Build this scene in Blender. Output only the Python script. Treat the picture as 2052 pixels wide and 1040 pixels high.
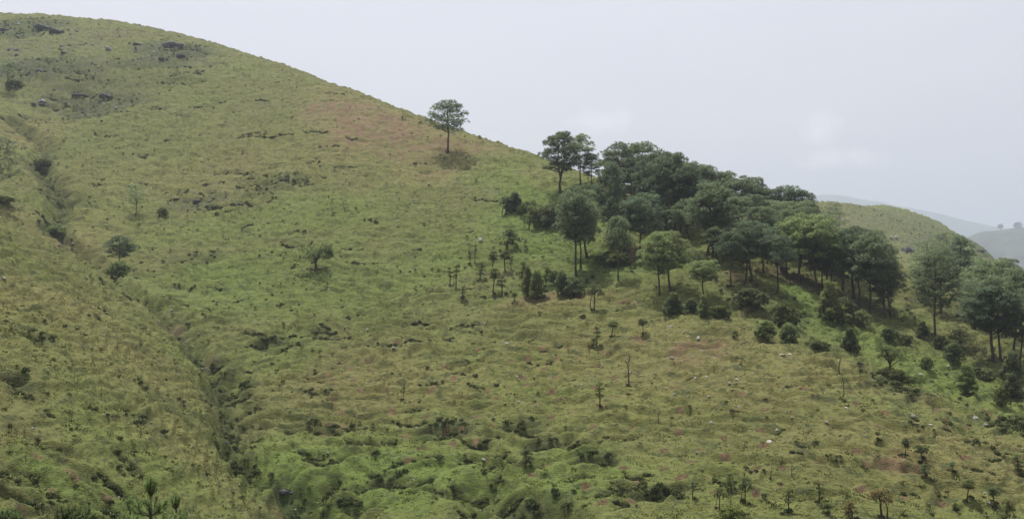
import bpy, math, random
import numpy as np

for _o in list(bpy.data.objects):
    bpy.data.objects.remove(_o)
SC = bpy.context.scene
COL = SC.collection
rng = np.random.RandomState(7)
rnd = random.Random(7)

# ------------------------------------------------------------------ camera
F = 1777.0                       # focal length in pixels of the 2052 px wide photograph
cam_d = bpy.data.cameras.new('camera')
cam_d.sensor_width = 36.0
cam_d.lens = 36.0 * F / 2052.0
cam_d.clip_start = 0.1
cam_d.clip_end = 20000.0
cam = bpy.data.objects.new('camera', cam_d)
cam.location = (0, 0, 0)
cam.rotation_euler = (math.radians(90), 0, 0)
COL.objects.link(cam)
SC.camera = cam

# ------------------------------------------------------------------ sun and sky
SUN_EL, SUN_AZ = 70.0, -28.0     # degrees; azimuth measured from +Y towards +X
world = bpy.data.worlds.new('World')
SC.world = world
world.use_nodes = True
wn, wl = world.node_tree.nodes, world.node_tree.links
wn.clear()
w_out = wn.new('ShaderNodeOutputWorld')
w_bg = wn.new('ShaderNodeBackground')
w_sky = wn.new('ShaderNodeTexSky')
w_sky.sky_type = 'NISHITA'
w_sky.sun_disc = False
w_sky.sun_elevation = math.radians(SUN_EL)
w_sky.sun_rotation = math.radians(SUN_AZ)
w_sky.air_density = 1.2
w_sky.dust_density = 4.0
w_bg.inputs['Strength'].default_value = 0.1
w_tc = wn.new('ShaderNodeTexCoord')
w_map = wn.new('ShaderNodeMapping')
w_map.inputs['Scale'].default_value = (1.0, 1.0, 5.0)
wl.new(w_tc.outputs['Generated'], w_map.inputs['Vector'])
w_n = wn.new('ShaderNodeTexNoise')
w_n.inputs['Scale'].default_value = 2.2
w_n.inputs['Detail'].default_value = 6
w_n.inputs['Roughness'].default_value = 0.55
wl.new(w_map.outputs[0], w_n.inputs['Vector'])
w_cr = wn.new('ShaderNodeMixRGB')           # thin overcast, a little uneven
w_cr.inputs[1].default_value = (6.3, 6.3, 6.95, 1)
w_cr.inputs[2].default_value = (7.8, 7.6, 8.05, 1)
wl.new(w_n.outputs['Fac'], w_cr.inputs[0])
w_mix = wn.new('ShaderNodeMixRGB')
w_mix.inputs[0].default_value = 0.88
wl.new(w_sky.outputs[0], w_mix.inputs[1])
wl.new(w_cr.outputs[0], w_mix.inputs[2])
w_dot = wn.new('ShaderNodeVectorMath'); w_dot.operation = 'DOT_PRODUCT'
wl.new(w_tc.outputs['Generated'], w_dot.inputs[0])
w_dot.inputs[1].default_value = (math.sin(math.radians(SUN_AZ)) * math.cos(math.radians(SUN_EL)), math.cos(math.radians(SUN_AZ)) * math.cos(math.radians(SUN_EL)), math.sin(math.radians(SUN_EL)))
w_mr = wn.new('ShaderNodeMapRange'); wl.new(w_dot.outputs['Value'], w_mr.inputs['Value'])
w_mr.inputs['From Min'].default_value = .15; w_mr.inputs['From Max'].default_value = .6
w_mr.inputs['To Min'].default_value = .88; w_mr.inputs['To Max'].default_value = 1.06
w_vs = wn.new('ShaderNodeVectorMath'); w_vs.operation = 'SCALE'
wl.new(w_mix.outputs[0], w_vs.inputs[0]); wl.new(w_mr.outputs[0], w_vs.inputs['Scale'])
last = w_vs.outputs[0]
# two faint puffs of cumulus
w_n2 = wn.new('ShaderNodeTexNoise')
w_n2.inputs['Scale'].default_value = 26
w_n2.inputs['Detail'].default_value = 6
wl.new(w_tc.outputs['Generated'], w_n2.inputs['Vector'])
def puff(u, v, ru, rv, amt):
    global last
    d = np.array([(u - 1026) / F, 1.0, (520 - v) / F]); d /= np.linalg.norm(d)
    m = wn.new('ShaderNodeMapping')
    m.vector_type = 'POINT'
    s = (F / ru, F / ru, F / rv)
    m.inputs['Scale'].default_value = s
    m.inputs['Location'].default_value = (-d[0] * s[0], -d[1] * s[1], -d[2] * s[2])
    wl.new(w_tc.outputs['Generated'], m.inputs['Vector'])
    ln = wn.new('ShaderNodeVectorMath'); ln.operation = 'LENGTH'
    wl.new(m.outputs[0], ln.inputs[0])
    ad = wn.new('ShaderNodeMath'); ad.operation = 'MULTIPLY_ADD'
    wl.new(w_n2.outputs['Fac'], ad.inputs[0]); ad.inputs[1].default_value = -3.2
    wl.new(ln.outputs['Value'], ad.inputs[2])
    mr = wn.new('ShaderNodeMapRange')
    mr.inputs['From Min'].default_value = -0.45; mr.inputs['From Max'].default_value = -1.6
    mr.inputs['To Max'].default_value = amt
    wl.new(ad.outputs[0], mr.inputs['Value'])
    mx = wn.new('ShaderNodeMixRGB')
    mx.inputs[2].default_value = (9.2, 9.0, 9.2, 1)
    wl.new(mr.outputs[0], mx.inputs[0]); wl.new(last, mx.inputs[1])
    last = mx.outputs[0]
puff(1655, 322, 75, 26, 0.8)
puff(1640, 262, 42, 34, 0.6)
puff(1180, 246, 65, 24, 0.6)
wl.new(last, w_bg.inputs['Color'])
wl.new(w_bg.outputs[0], w_out.inputs[0])

sun_d = bpy.data.lights.new('sun', 'SUN')
sun_d.energy = 5.0
sun_d.angle = math.radians(1.5)
sun_d.color = (1.0, 0.955, 0.88)
sun = bpy.data.objects.new('sun', sun_d)
el, az = math.radians(SUN_EL), math.radians(SUN_AZ)
from mathutils import Vector
sv = Vector((math.sin(az) * math.cos(el), math.cos(az) * math.cos(el), math.sin(el)))
sun.rotation_euler = sv.to_track_quat('Z', 'Y').to_euler()
sun.location = (0, 0, 300)
COL.objects.link(sun)
SC.view_settings.view_transform = 'Standard'
SC.view_settings.look = 'None'
SC.view_settings.exposure = 0.27
SC.view_settings.gamma = 1.0
SC.view_settings.use_curve_mapping = False
SC.render.engine = 'CYCLES'
SC.cycles.volume_bounces = 1
SC.cycles.max_bounces = 6

# ------------------------------------------------------------------ noise
def _hash(ix, iy, s):
    h = (ix.astype(np.int64) * 374761393 + iy.astype(np.int64) * 668265263 + s * 974711) & 0xffffffff
    h = ((h ^ (h >> 13)) * 1274126177) & 0xffffffff
    h = (h ^ (h >> 16)) & 0xffff
    return h.astype(np.float32) / 65535.0
def vn(x, y, s=0):
    x = np.asarray(x, float); y = np.asarray(y, float)
    ix, iy = np.floor(x), np.floor(y)
    fx, fy = x - ix, y - iy
    fx = fx * fx * (3 - 2 * fx); fy = fy * fy * (3 - 2 * fy)
    a = _hash(ix, iy, s); b = _hash(ix + 1, iy, s); c = _hash(ix, iy + 1, s); d = _hash(ix + 1, iy + 1, s)
    return (a + (b - a) * fx) * (1 - fy) + (c + (d - c) * fx) * fy - 0.5   # -0.5..0.5
def fbm(x, y, s=0, o=3):
    r = 0; a = 1.0
    for k in range(o):
        r = r + a * vn(x * 2 ** k + k * 17.3, y * 2 ** k - k * 9.1, s + k); a *= 0.5
    return r
def sstep(a, b, x):
    t = np.clip((x - a) / (b - a), 0, 1)
    return t * t * (3 - 2 * t)

# ------------------------------------------------------------------ lie of the land: surveyed points (seen direction + distance), smoothed
ctrl = []
def P(u, v, y): ctrl.append(((u - 1026) / F * y, y, (520 - v) / F * y))
def W(x, y, z): ctrl.append((x, y, z))
for u, v, y in [
    (-160,1040,36),(0,1040,42),(300,1040,50),(480,1040,56),(600,1040,64),(800,1040,62),(1000,1040,60),(1300,1040,57),(1600,1040,56),(2052,1040,58),(2300,1040,60),
    (-160,880,46),(0,900,48),(0,780,56),(0,700,62),(0,600,77),(0,520,92),(0,440,112),(-160,400,115),(-160,600,70),
    (150,900,52),(300,900,58),(430,960,60),(150,780,60),(300,800,66),(150,650,76),(100,560,92),(200,620,88),(300,680,84),(380,760,82),(420,860,72),(500,960,67),(80,490,108),(180,555,106),
    (700,1000,66),(620,900,76),(520,850,83),(560,760,95),(500,680,107),(430,620,118),(450,740,99),
    (1000,950,69),(1000,900,75),(1000,800,87),(1000,700,101),(1000,600,118),(1000,500,138),(1000,400,162),(1000,330,183),(1000,293,200),
    (700,900,76),(700,800,88),(700,700,102),(700,600,119),(700,500,139),(700,400,161),(700,300,187),(700,220,214),(700,182,238),
    (400,600,124),(400,500,145),(400,400,168),(400,300,193),(400,200,222),(400,120,255),(400,78,285),
    (550,500,142),(550,350,175),(550,230,210),(550,125,262),
    (200,540,138),(200,450,155),(200,350,180),(200,250,205),(200,150,240),(200,80,268),(200,42,300),
    (0,400,148),(0,330,175),(0,220,210),(0,120,250),(0,60,280),(0,28,310),(-160,330,165),(-160,200,220),(-160,25,315),(100,440,152),(100,300,192),(60,260,205),(120,230,222),
    (900,256,212),(850,330,183),(850,420,158),(850,550,128),(850,700,101),
    (1100,325,190),(1100,400,160),(1100,500,135),(1100,600,115),(1100,700,98),(1100,800,84),(1100,900,73),
    (1250,370,170),(1250,450,145),(1250,540,126),(1250,620,109),(1250,720,94),(1250,860,76),
    (1400,1040,57),(1400,900,70),(1400,800,80),(1400,700,92),(1400,650,99),(1400,600,108),(1400,550,117),(1400,500,127),(1400,450,140),(1400,425,150),
    (1550,800,79),(1550,690,93),(1550,640,102),(1550,590,112),(1550,540,124),(1550,490,140),
    (1700,900,66),(1700,800,76),(1700,735,86),(1700,690,98),(1700,640,109),(1700,590,121),(1700,550,134),(1700,520,150),
    (1850,950,63),(1850,850,73),(1850,795,81),(1850,740,96),(1850,680,108),(1850,620,122),(1850,580,136),(1850,550,152),
    (2000,950,63),(2000,860,75),(2000,800,88),(2000,720,104),(2000,660,118),(2000,610,135),(2000,585,152),
    (2300,900,68),(2300,820,90),(2300,720,115),(2300,660,150),
    (1640,405,400),(1700,412,400),(1800,428,400),(1900,465,390),(1960,495,380),(1985,512,372),(1700,470,350),(1800,490,338),(1900,520,335),(1830,528,300),(1700,520,300),(1980,560,330),(1700,428,440),(1800,448,440),(1900,487,425),(1960,525,415),(1900,478,368),(1800,448,370),(1700,436,370),(1960,520,355),(2060,600,345),(1500,440,420),(1600,418,405)]:
    P(u, v, y)
for x, y, z in [(0,0,-1.8),(-6,10,-5),(8,10,-5),(0,20,-9),(-12,28,-10.4),(12,28,-11.5),(0,40,-14.5),(-22,36,-11.6),(22,36,-13.5),(-40,10,-4),(40,10,-5),
    (0,-30,4),(-40,-20,6),(40,-20,4),(0,-80,16),(-90,-60,20),(90,-60,16),(-110,20,6),(-110,70,16),(-120,120,30),(110,20,-10),(110,60,-20),(130,100,-24),
    (-200,250,66),(-260,330,88),(-220,180,45),(-300,250,80),(-260,100,60),
    (-180,350,92),(-175,440,72),(-112,325,74),(-140,400,60),(-49,270,47),(-60,340,30),(-17,240,32),(-20,300,14),(9,215,20),(10,270,0),
    (29,190,9.5),(38,250,-12),(47,175,1.5),(60,230,-15),(64,170,-3),(88,230,-17),(86,175,-8.5),(112,230,-22),(104,180,-15),(140,240,-36),(150,160,-22),
    (60,430,20),(40,380,10),(222,372,-40),(240,440,-60),(60,330,-6),(110,520,-10),(0,420,-20),(0,520,-60),(-120,520,20),(-250,480,60),(200,300,-45),(240,200,-50),(180,80,-30)]:
    W(x, y, z)
ctrl = np.array(ctrl)
def _tps_fit(p, lam=0.02):
    q = p[:, :2] / 100.0; n = len(q)
    d2 = ((q[:, None] - q[None]) ** 2).sum(-1)
    K = 0.5 * d2 * np.log(d2 + 1e-9) + lam * np.eye(n) * 0.05
    A = np.zeros((n + 3, n + 3)); A[:n, :n] = K
    A[:n, n] = 1; A[:n, n + 1:] = q; A[n:, :n] = A[:n, n:].T
    b = np.zeros(n + 3); b[:n] = p[:, 2]
    return q, np.linalg.solve(A, b)
_q, _w = _tps_fit(ctrl)
GX0, GY0, GS = -480.0, -360.0, 4.0
GNX, GNY = 241, 261
gx = GX0 + GS * np.arange(GNX); gy = GY0 + GS * np.arange(GNY)
GXX, GYY = np.meshgrid(gx, gy)
flat = np.stack([GXX.ravel(), GYY.ravel()], 1) / 100.0
out = np.zeros(len(flat))
for i in range(0, len(flat), 8192):
    d2 = ((flat[i:i + 8192, None] - _q[None]) ** 2).sum(-1)
    out[i:i + 8192] = (0.5 * d2 * np.log(d2 + 1e-9)) @ _w[:-3]
out += _w[-3] + flat @ _w[-2:]
FLOOR = -150.0
rad = np.hypot(flat[:, 0] * 100, flat[:, 1] * 100 - 150)
tb = sstep(400, 520, rad)
keep = (flat[:, 0] * 100 > -40) & (flat[:, 0] * 100 < 200)
out = np.clip(out, -110, 110)
out = out * (1 - tb) + FLOOR * tb
GZ = out.reshape(GNY, GNX)
def base(x, y):
    fx = np.clip((x - GX0) / GS, 1, GNX - 3.001); fy = np.clip((y - GY0) / GS, 1, GNY - 3.001)
    ix = fx.astype(int); iy = fy.astype(int); tx = fx - ix; ty = fy - iy
    def cr(t): return (-.5*t+t*t-.5*t**3, 1-2.5*t*t+1.5*t**3, .5*t+2*t*t-1.5*t**3, -.5*t*t+.5*t**3)
    wx, wy = cr(tx), cr(ty); r = 0
    for j in range(4):
        row = 0
        for i in range(4): row = row + wx[i] * GZ[iy + j - 1, ix + i - 1]
        r = r + wy[j] * row
    return r

def at_base(u, v, f=None, ymin=36.0, ymax=440.0):
    f = f or (lambda x, y: base(x, y))
    ys = np.arange(ymin, ymax, 0.25)
    xs = (u - 1026) / F * ys; zs = (520 - v) / F * ys
    h = f(xs, ys); k = np.argmax(h >= zs)
    if h[k] < zs[k]: k = int(np.argmax(h - zs))
    return float(xs[k]), float(ys[k])

GULLY = [at_base(*p) for p in [(20,238),(60,262),(95,295),(75,330),(130,400),(110,462),(165,505),(240,560),(300,600),(352,640),(400,700),(432,745),(455,820),(462,880),(520,950),(585,985),(610,1010)]]
GULLY += [(GULLY[-1][0] + 2, 58), (GULLY[-1][0] + 6, 50)]
GW = [1.5,1.9,1.9,1.9,2.0,1.8,1.9,2.0,2.0,2.2,2.1,2.3,1.8,1.9,2.2,2.9,2.4,2,2]
GULLY2 = [at_base(*p) for p in [(960,985),(1010,1020),(1060,1030),(1130,1045)]]
def seg_dist(x, y, pts):
    best = np.full(np.shape(x), 1e9); tt = np.zeros(np.shape(x))
    for i in range(len(pts) - 1):
        ax, ay = pts[i]; bx, by = pts[i + 1]
        L2 = (bx - ax) ** 2 + (by - ay) ** 2 + 1e-9
        t = np.clip(((x - ax) * (bx - ax) + (y - ay) * (by - ay)) / L2, 0, 1)
        d = np.hypot(x - ax - t * (bx - ax), y - ay - t * (by - ay))
        m = d < best
        best = np.where(m, d, best); tt = np.where(m, i + t, tt)
    return best, tt

def rough_zone(u, v, ru, rv):
    cx, cy = at_base(u, v)
    y0 = at_base(u, v + rv)[1]; y1 = at_base(u, v - rv)[1]
    return cx, cy, ru / F * cy, max(1.5, (y1 - y0) / 2)
def zmask(x, y, zones, soft=0.45):
    r = np.zeros(np.shape(x))
    wob = 0.55 * fbm(x / 7.0, y / 7.0, 91, 3) + 0.35 * fbm(x / 1.6, y / 1.6, 92, 2)
    for (cx, cy, rx, ry, a) in zones:
        d = np.sqrt(((x - cx) / rx) ** 2 + ((y - cy) / ry) ** 2) + wob
        r = np.maximum(r, a * (1 - sstep(1 - soft, 1 + soft, d)))
    return r
Z = lambda L: [rough_zone(*p[:4]) + (p[4],) for p in L]
LUSH = Z([(1090,440,120,120,.9),(1190,520,150,60,.8),(600,430,240,40,.5),(470,580,160,60,.6),(650,560,220,60,.6),(900,540,200,60,.5),(760,960,330,70,.9),(1100,960,150,60,.7),
          (1620,610,60,50,1.),(1700,670,120,40,.8),(1850,740,130,50,.8),(1930,540,140,40,.6),(200,1000,200,50,.8),(300,920,200,40,.4),(260,300,140,30,.3),(150,440,120,30,.5),(1000,350,90,40,.7),(560,710,80,70,.5)])
DRY = Z([(760,255,140,60,.9),(870,310,120,50,.9),(700,200,90,30,.7),(950,290,70,22,.8),(1500,740,280,80,.7),(1850,900,260,70,.7),(1250,700,260,70,.55),(800,760,280,60,.6),(1750,470,170,60,.4),(100,600,150,80,.6),
         (250,720,160,60,.5),(500,330,260,60,.45),(60,270,60,40,.8),(380,880,90,60,.5),(1150,610,120,22,.8),(1300,820,220,60,.4),(100,480,120,30,.6),(1100,350,60,20,.6)])
SOIL = Z([(690,225,75,24,1.),(760,262,110,34,1.),(900,300,90,14,.8),(870,345,30,5,.6),(810,305,80,20,.5),(940,296,50,8,.5),(1400,690,60,14,.8),(1390,705,80,14,.5),(1275,500,32,16,1.),(1250,617,26,5,.9),(1800,945,60,14,.8),(1830,930,50,16,.6),
          (1130,605,90,10,.55),(980,565,70,22,.25),(1560,545,60,14,.8),(1640,575,70,16,.6),(1480,560,60,14,.6),(130,500,50,5,.35),(350,632,12,8,.4),(1860,795,40,10,.5),(590,1025,40,8,.7),(420,700,12,8,.4)])
SCRUB = Z([(1850,470,180,50,.42),(1750,440,110,24,.35),(890,862,70,20,1.),(1050,860,50,12,.9),(1190,932,50,16,.95),(1090,895,40,12,.9),(1300,1000,50,14,1.),(780,968,40,10,.9),(560,975,70,30,1.),(620,1005,60,14,.8),(1010,1025,50,18,1.),(1090,1015,60,14,.8),
           (430,738,34,14,1.),(455,885,32,12,1.),(480,770,40,12,.8),(540,680,30,14,.8),(640,865,80,10,.6),(690,730,60,10,.3),(560,370,60,16,.6),(390,405,60,12,.5),(110,460,26,14,.9),(85,325,20,10,1.),
           (200,215,90,22,.7),(90,140,90,22,.9),(40,60,80,20,.9),(350,100,80,16,.9),(300,130,80,12,.8),(240,170,160,20,.3),(120,400,60,12,.8),(25,665,60,12,.5),(60,680,70,10,.5),(350,820,60,20,.5),(20,760,40,18,.8),(280,840,60,14,.5),
           (70,940,120,4,.2),(60,1000,120,4,.2),(380,520,60,12,.5),(1180,560,60,14,.4),(1240,520,50,20,.6),(1200,600,100,8,.4),(1400,620,100,12,.5),(1530,610,90,30,.5),(1450,570,80,14,.4),(1330,530,90,12,.4),
           (1700,600,100,16,.45),(1780,620,70,16,.7),(1800,770,60,12,.8),(1760,740,40,12,.6),(1950,630,110,20,.4),(2030,850,30,20,.9),(2000,900,50,10,.3),(1640,690,30,10,.6),(800,190,70,5,.3)])
ROCKY = Z([(90,100,140,50,.8),(350,105,100,22,.7),(180,210,110,26,.7),(400,395,70,18,.6),(1860,470,160,50,1.),(1900,505,90,20,1.),(1740,450,110,30,.9),(590,1028,40,10,.8),(350,640,20,14,.7),(420,700,26,12,.7),(1575,712,30,8,.6),(1630,580,60,12,.6)])

# banks cut into the slope and planting pits: (x, y, half width, length downhill, depth)
FEAT = []
def cut(u, v, hw, D, L=1.6):
    cx, cy = at_base(u, v); FEAT.append((cx, cy, hw / F * cy, L, D))
for c in [(575,988,44,1.9,2.4),(1010,1030,40,1.7,2.),(1395,752,42,.8),(1250,618,22,.5),(1390,690,34,.45),(1280,680,16,.35),(880,305,20,.3),(470,212,28,.5),(690,205,26,.5),(660,198,30,.5),(560,380,34,.9),(520,378,30,.7),(310,333,20,.6),(130,465,18,1.1),(85,330,16,1.),
          (400,408,26,.6),(200,200,30,1.),(240,195,34,1.),(140,215,30,1.),(80,145,24,1.),(90,140,20,.9),(30,60,34,.8),(60,100,34,1.),(380,98,26,.9),(350,95,26,1.),(290,90,26,.7),(430,745,26,1.2),(560,985,30,1.4),(600,990,30,1.2),
          (1010,1028,30,1.3),(890,865,60,.8),(1050,868,40,.7),(1190,935,46,.9),(1095,900,34,.7),(1300,1000,46,1.),(780,970,40,.7),(640,868,50,.4),(860,672,60,.35),(460,690,30,.4),(1880,793,20,.2),(1790,935,34,.5),(1830,948,20,.5),
          (1870,885,20,.4),(1500,540,40,.5),(1850,475,36,1.3,4.),(1890,500,40,1.5,4.),(1820,500,40,1.1,4.),(1950,510,26,1.2,4.),(1780,480,40,.8,4.),(945,795,40,.5),(880,770,34,.35),(690,245,30,.3),(1400,748,20,.5),(720,665,24,.4),
          (20,760,30,.8),(60,680,36,.7),(30,668,30,.7),(120,640,30,.5),(270,700,30,.4),(350,830,40,.7),(320,790,40,.5),(110,890,40,.5),(60,940,50,.45),(40,985,50,.45),(200,960,30,.35),(170,1005,40,.4),(400,520,36,.4),(540,668,30,.8),
          (1480,690,20,.3),(1560,760,30,.3),(1640,800,40,.3),(1230,770,30,.25),(1150,745,30,.3),(960,780,26,.4),(1700,860,40,.3)]:
    cut(*c)
LEDGE = []
lr_ = random.Random(31)
for (u0, u1, v0, v1, n_, h0, h1, d0, d1) in [(600,1250,845,1030,52,16,56,.35,.75),(1250,1420,960,1030,6,16,40,.4,.8),(470,900,640,700,14,14,50,.3,.6),(300,560,560,860,18,12,30,.3,.7),(0,330,640,860,10,14,40,.2,.38),
        (0,300,900,1030,12,18,60,.25,.5),(430,640,340,400,12,12,36,.4,.9),(330,480,380,420,7,12,30,.4,.7),(150,450,560,640,8,12,30,.3,.6),(600,1200,600,830,24,10,36,.15,.35),(0,450,50,240,40,10,34,.5,1.3),(60,130,380,470,5,12,24,.5,.9),
        (400,1000,400,600,26,10,34,.2,.5),(100,700,250,400,22,10,30,.3,.6),(1440,2000,720,1000,22,10,30,.15,.3),(450,900,180,330,14,10,30,.3,.6)]:
    for _ in range(n_):
        q = (lr_.uniform(u0, u1), lr_.uniform(v0, v1)); hw = lr_.uniform(h0, h1); D = lr_.uniform(d0, d1)
        cut(q[0], q[1], hw, D, 1.0 + 1.4 * D)
        LEDGE.append(FEAT[-1])
PITS = []
for row, yy in enumerate(np.arange(60, 104, 3.3)):
    for xx in np.arange(-24, 44, 2.5):
        px = xx + (row % 2) * 1.2 + rnd.uniform(-.6, .6); py = yy + rnd.uniform(-.8, .8)
        u = 1026 + px / py * F
        if u > 2100 or u < 640: continue
        if 1240 < u < 1700 and py > 76 and rnd.random() < .8: continue
        if py < 72 and u < 1000: continue
        if rnd.random() < .22: continue
        PITS.append((px, py, rnd.uniform(.28, .46), rnd.uniform(.6, .9), rnd.uniform(.3, .55)))
for u, v in [(18,938),(150,945),(75,908),(215,985),(48,1028),(100,972),(130,930)]:
    x, y = at_base(u, v); PITS.append((x, y, .3, .6, .28))

def feats(x, y, lst, prof=True):
    dz = np.zeros(np.shape(x)); soil = np.zeros(np.shape(x))
    for (cx, cy, hw, L, D) in lst:
        m = np.where((np.abs(x - cx) < hw * 2.2) & (y - cy < 0.7) & (y - cy > -2.2 * L))[0]
        if not len(m): continue
        a = (x[m] - cx) / hw
        b = y[m] - cy - 0.25 * hw * np.cos(a * 2.2 + cx)
        e = np.exp(-a ** 4)
        t = np.clip(-b / L, 0, 2)
        p = np.where(b > 0, np.clip(1 - b / 0.22, 0, 1), np.clip(1 - t, 0, 1) ** 1.3)
        lip = np.exp(-((b + L * 1.2) / (.3 * L + .1)) ** 2) * .35
        dz[m] += (-D * p + D * lip) * e
        soil[m] = np.maximum(soil[m], e * np.clip(1.05 - t, 0, 1) * (b < .3))
    return dz, soil

def detail(x, y, b=None):
    """micro relief: swales, cattle terracettes that follow the contours, tussocks"""
    if b is None: b = base(x, y)
    r = np.hypot(x, y)
    near = sstep(8, 30, r) * (1 - sstep(470, 620, r))
    h = 1.2 * fbm(x / 22, y / 22, 3, 2) + .4 * fbm(x / 6.5, y / 6.5, 5, 3)
    m = np.clip(.72 + 1.7 * fbm(x / 5.5, y / 4.0, 11, 2), .1, 1.25)
    p = b / .66 + 2.4 * fbm(x / 9, y / 8, 21, 2) + 1.0 * vn(x / 3.2, y / 2.3, 23) + .45 * vn(x / 1.2, y / 1.2, 24)
    f = p - np.floor(p)
    h = h + .78 * m * (sstep(.68, .92, f) - f)
    m2 = np.clip(.5 + 1.6 * vn(x / 3.0, y / 3.0, 12), 0, 1)
    p2 = b / .36 + 1.6 * fbm(x / 4.0, y / 3.5, 31, 2) + .7 * vn(x / .8, y / .8, 33)
    f2 = p2 - np.floor(p2)
    h = h + .30 * m2 * (sstep(.6, .95, f2) - f2)
    wx = x + 1.1 * vn(x / 2.5, y / 2.5, 7)
    def hump(u_, v_, k): return 1 - 2 * np.abs(vn(u_, v_, k))
    h = h + .36 * (hump(wx / 3.4, b / .62 + y / 4.5, 47) - .5) * (.6 + .8 * m)
    h = h + .32 * (hump(wx / 1.5, b / .33 + y / 2.6, 41) - .5)
    h = h + .55 * sstep(105, 190, r) * (hump(wx / 2.3, b / .85 + y / 3.0, 53) - .5)
    h = h + .15 * (hump(x / .7, y / .5, 43) - .5) + .09 * (hump(x / .38, y / .3, 44) - .5)
    h = h + .9 * np.clip(fbm(x / 8, b / 1.6 + y / 14, 49, 3) - .12, 0, 1) 
    return h * near * (.62 + .38 * sstep(58, 105, r))
def gully_dz(x, y):
    d, t = seg_dist(x, y, GULLY)
    w = np.interp(t, np.arange(len(GW)), GW) * (1 + .7 * vn(x / 2.2, y / 2.2, 51))
    k = np.clip(1 - d / (w * 1.7), 0, 1)
    w = w + .5
    dz = -.85 * w * sstep(0, .95, k)
    d2, t2 = seg_dist(x, y, GULLY2)
    k2 = np.clip(1 - d2 / 3.0 + .4 * vn(x / 1.5, y / 1.5, 52), 0, 1)
    kk = np.maximum(k, k2 * .8)
    rough = kk * (1.5 * fbm(x / 1.7, y / 1.7, 55, 3) + .8 * (np.abs(vn(x / .9, y / .9, 57)) - .25))
    return dz - 1.6 * sstep(0, 1, k2) + rough, kk
def height(x, y, full=True):
    b = base(x, y)
    g, _ = gully_dz(x, y)
    h = b + detail(x, y, b) + g
    if full: h = h + feats(x, y, FEAT)[0] + feats(x, y, PITS)[0]
    return h
_hz = lambda x, y: height(x, y, False)
def ground(x, y):
    return float(height(np.array([x, x]), np.array([y, y]))[0])
def at(u, v):
    x, y = at_base(u, v, _hz); return x, y

# ------------------------------------------------------------------ materials
def new_mat(name):
    m = bpy.data.materials.new(name); m.use_nodes = True
    n, l = m.node_tree.nodes, m.node_tree.links
    b = n['Principled BSDF']; b.inputs['Roughness'].default_value = .9
    if 'Specular IOR Level' in b.inputs: b.inputs['Specular IOR Level'].default_value = .15
    return m, n, l, b
def mixc(n, l, fac, a, b, mode='MIX'):
    x = n.new('ShaderNodeMixRGB'); x.blend_type = mode
    for s, vv in ((0, fac), (1, a), (2, b)):
        if hasattr(vv, 'is_linked') or hasattr(vv, 'links'): l.new(vv, x.inputs[s])
        elif isinstance(vv, tuple): x.inputs[s].default_value = vv + (1,)
        else: x.inputs[s].default_value = vv
    return x.outputs[0]
def noise(n, l, scale, detail=4, rough=.6, vec=None):
    t = n.new('ShaderNodeTexNoise'); t.inputs['Scale'].default_value = scale
    t.inputs['Detail'].default_value = detail; t.inputs['Roughness'].default_value = rough
    if vec is not None: l.new(vec, t.inputs['Vector'])
    return t.outputs['Fac']
def ramp(n, l, src, a, b, lo=0., hi=1.):
    r = n.new('ShaderNodeMapRange'); r.inputs['From Min'].default_value = a; r.inputs['From Max'].default_value = b
    r.inputs['To Min'].default_value = lo; r.inputs['To Max'].default_value = hi
    l.new(src, r.inputs['Value']); return r.outputs[0]

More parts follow.
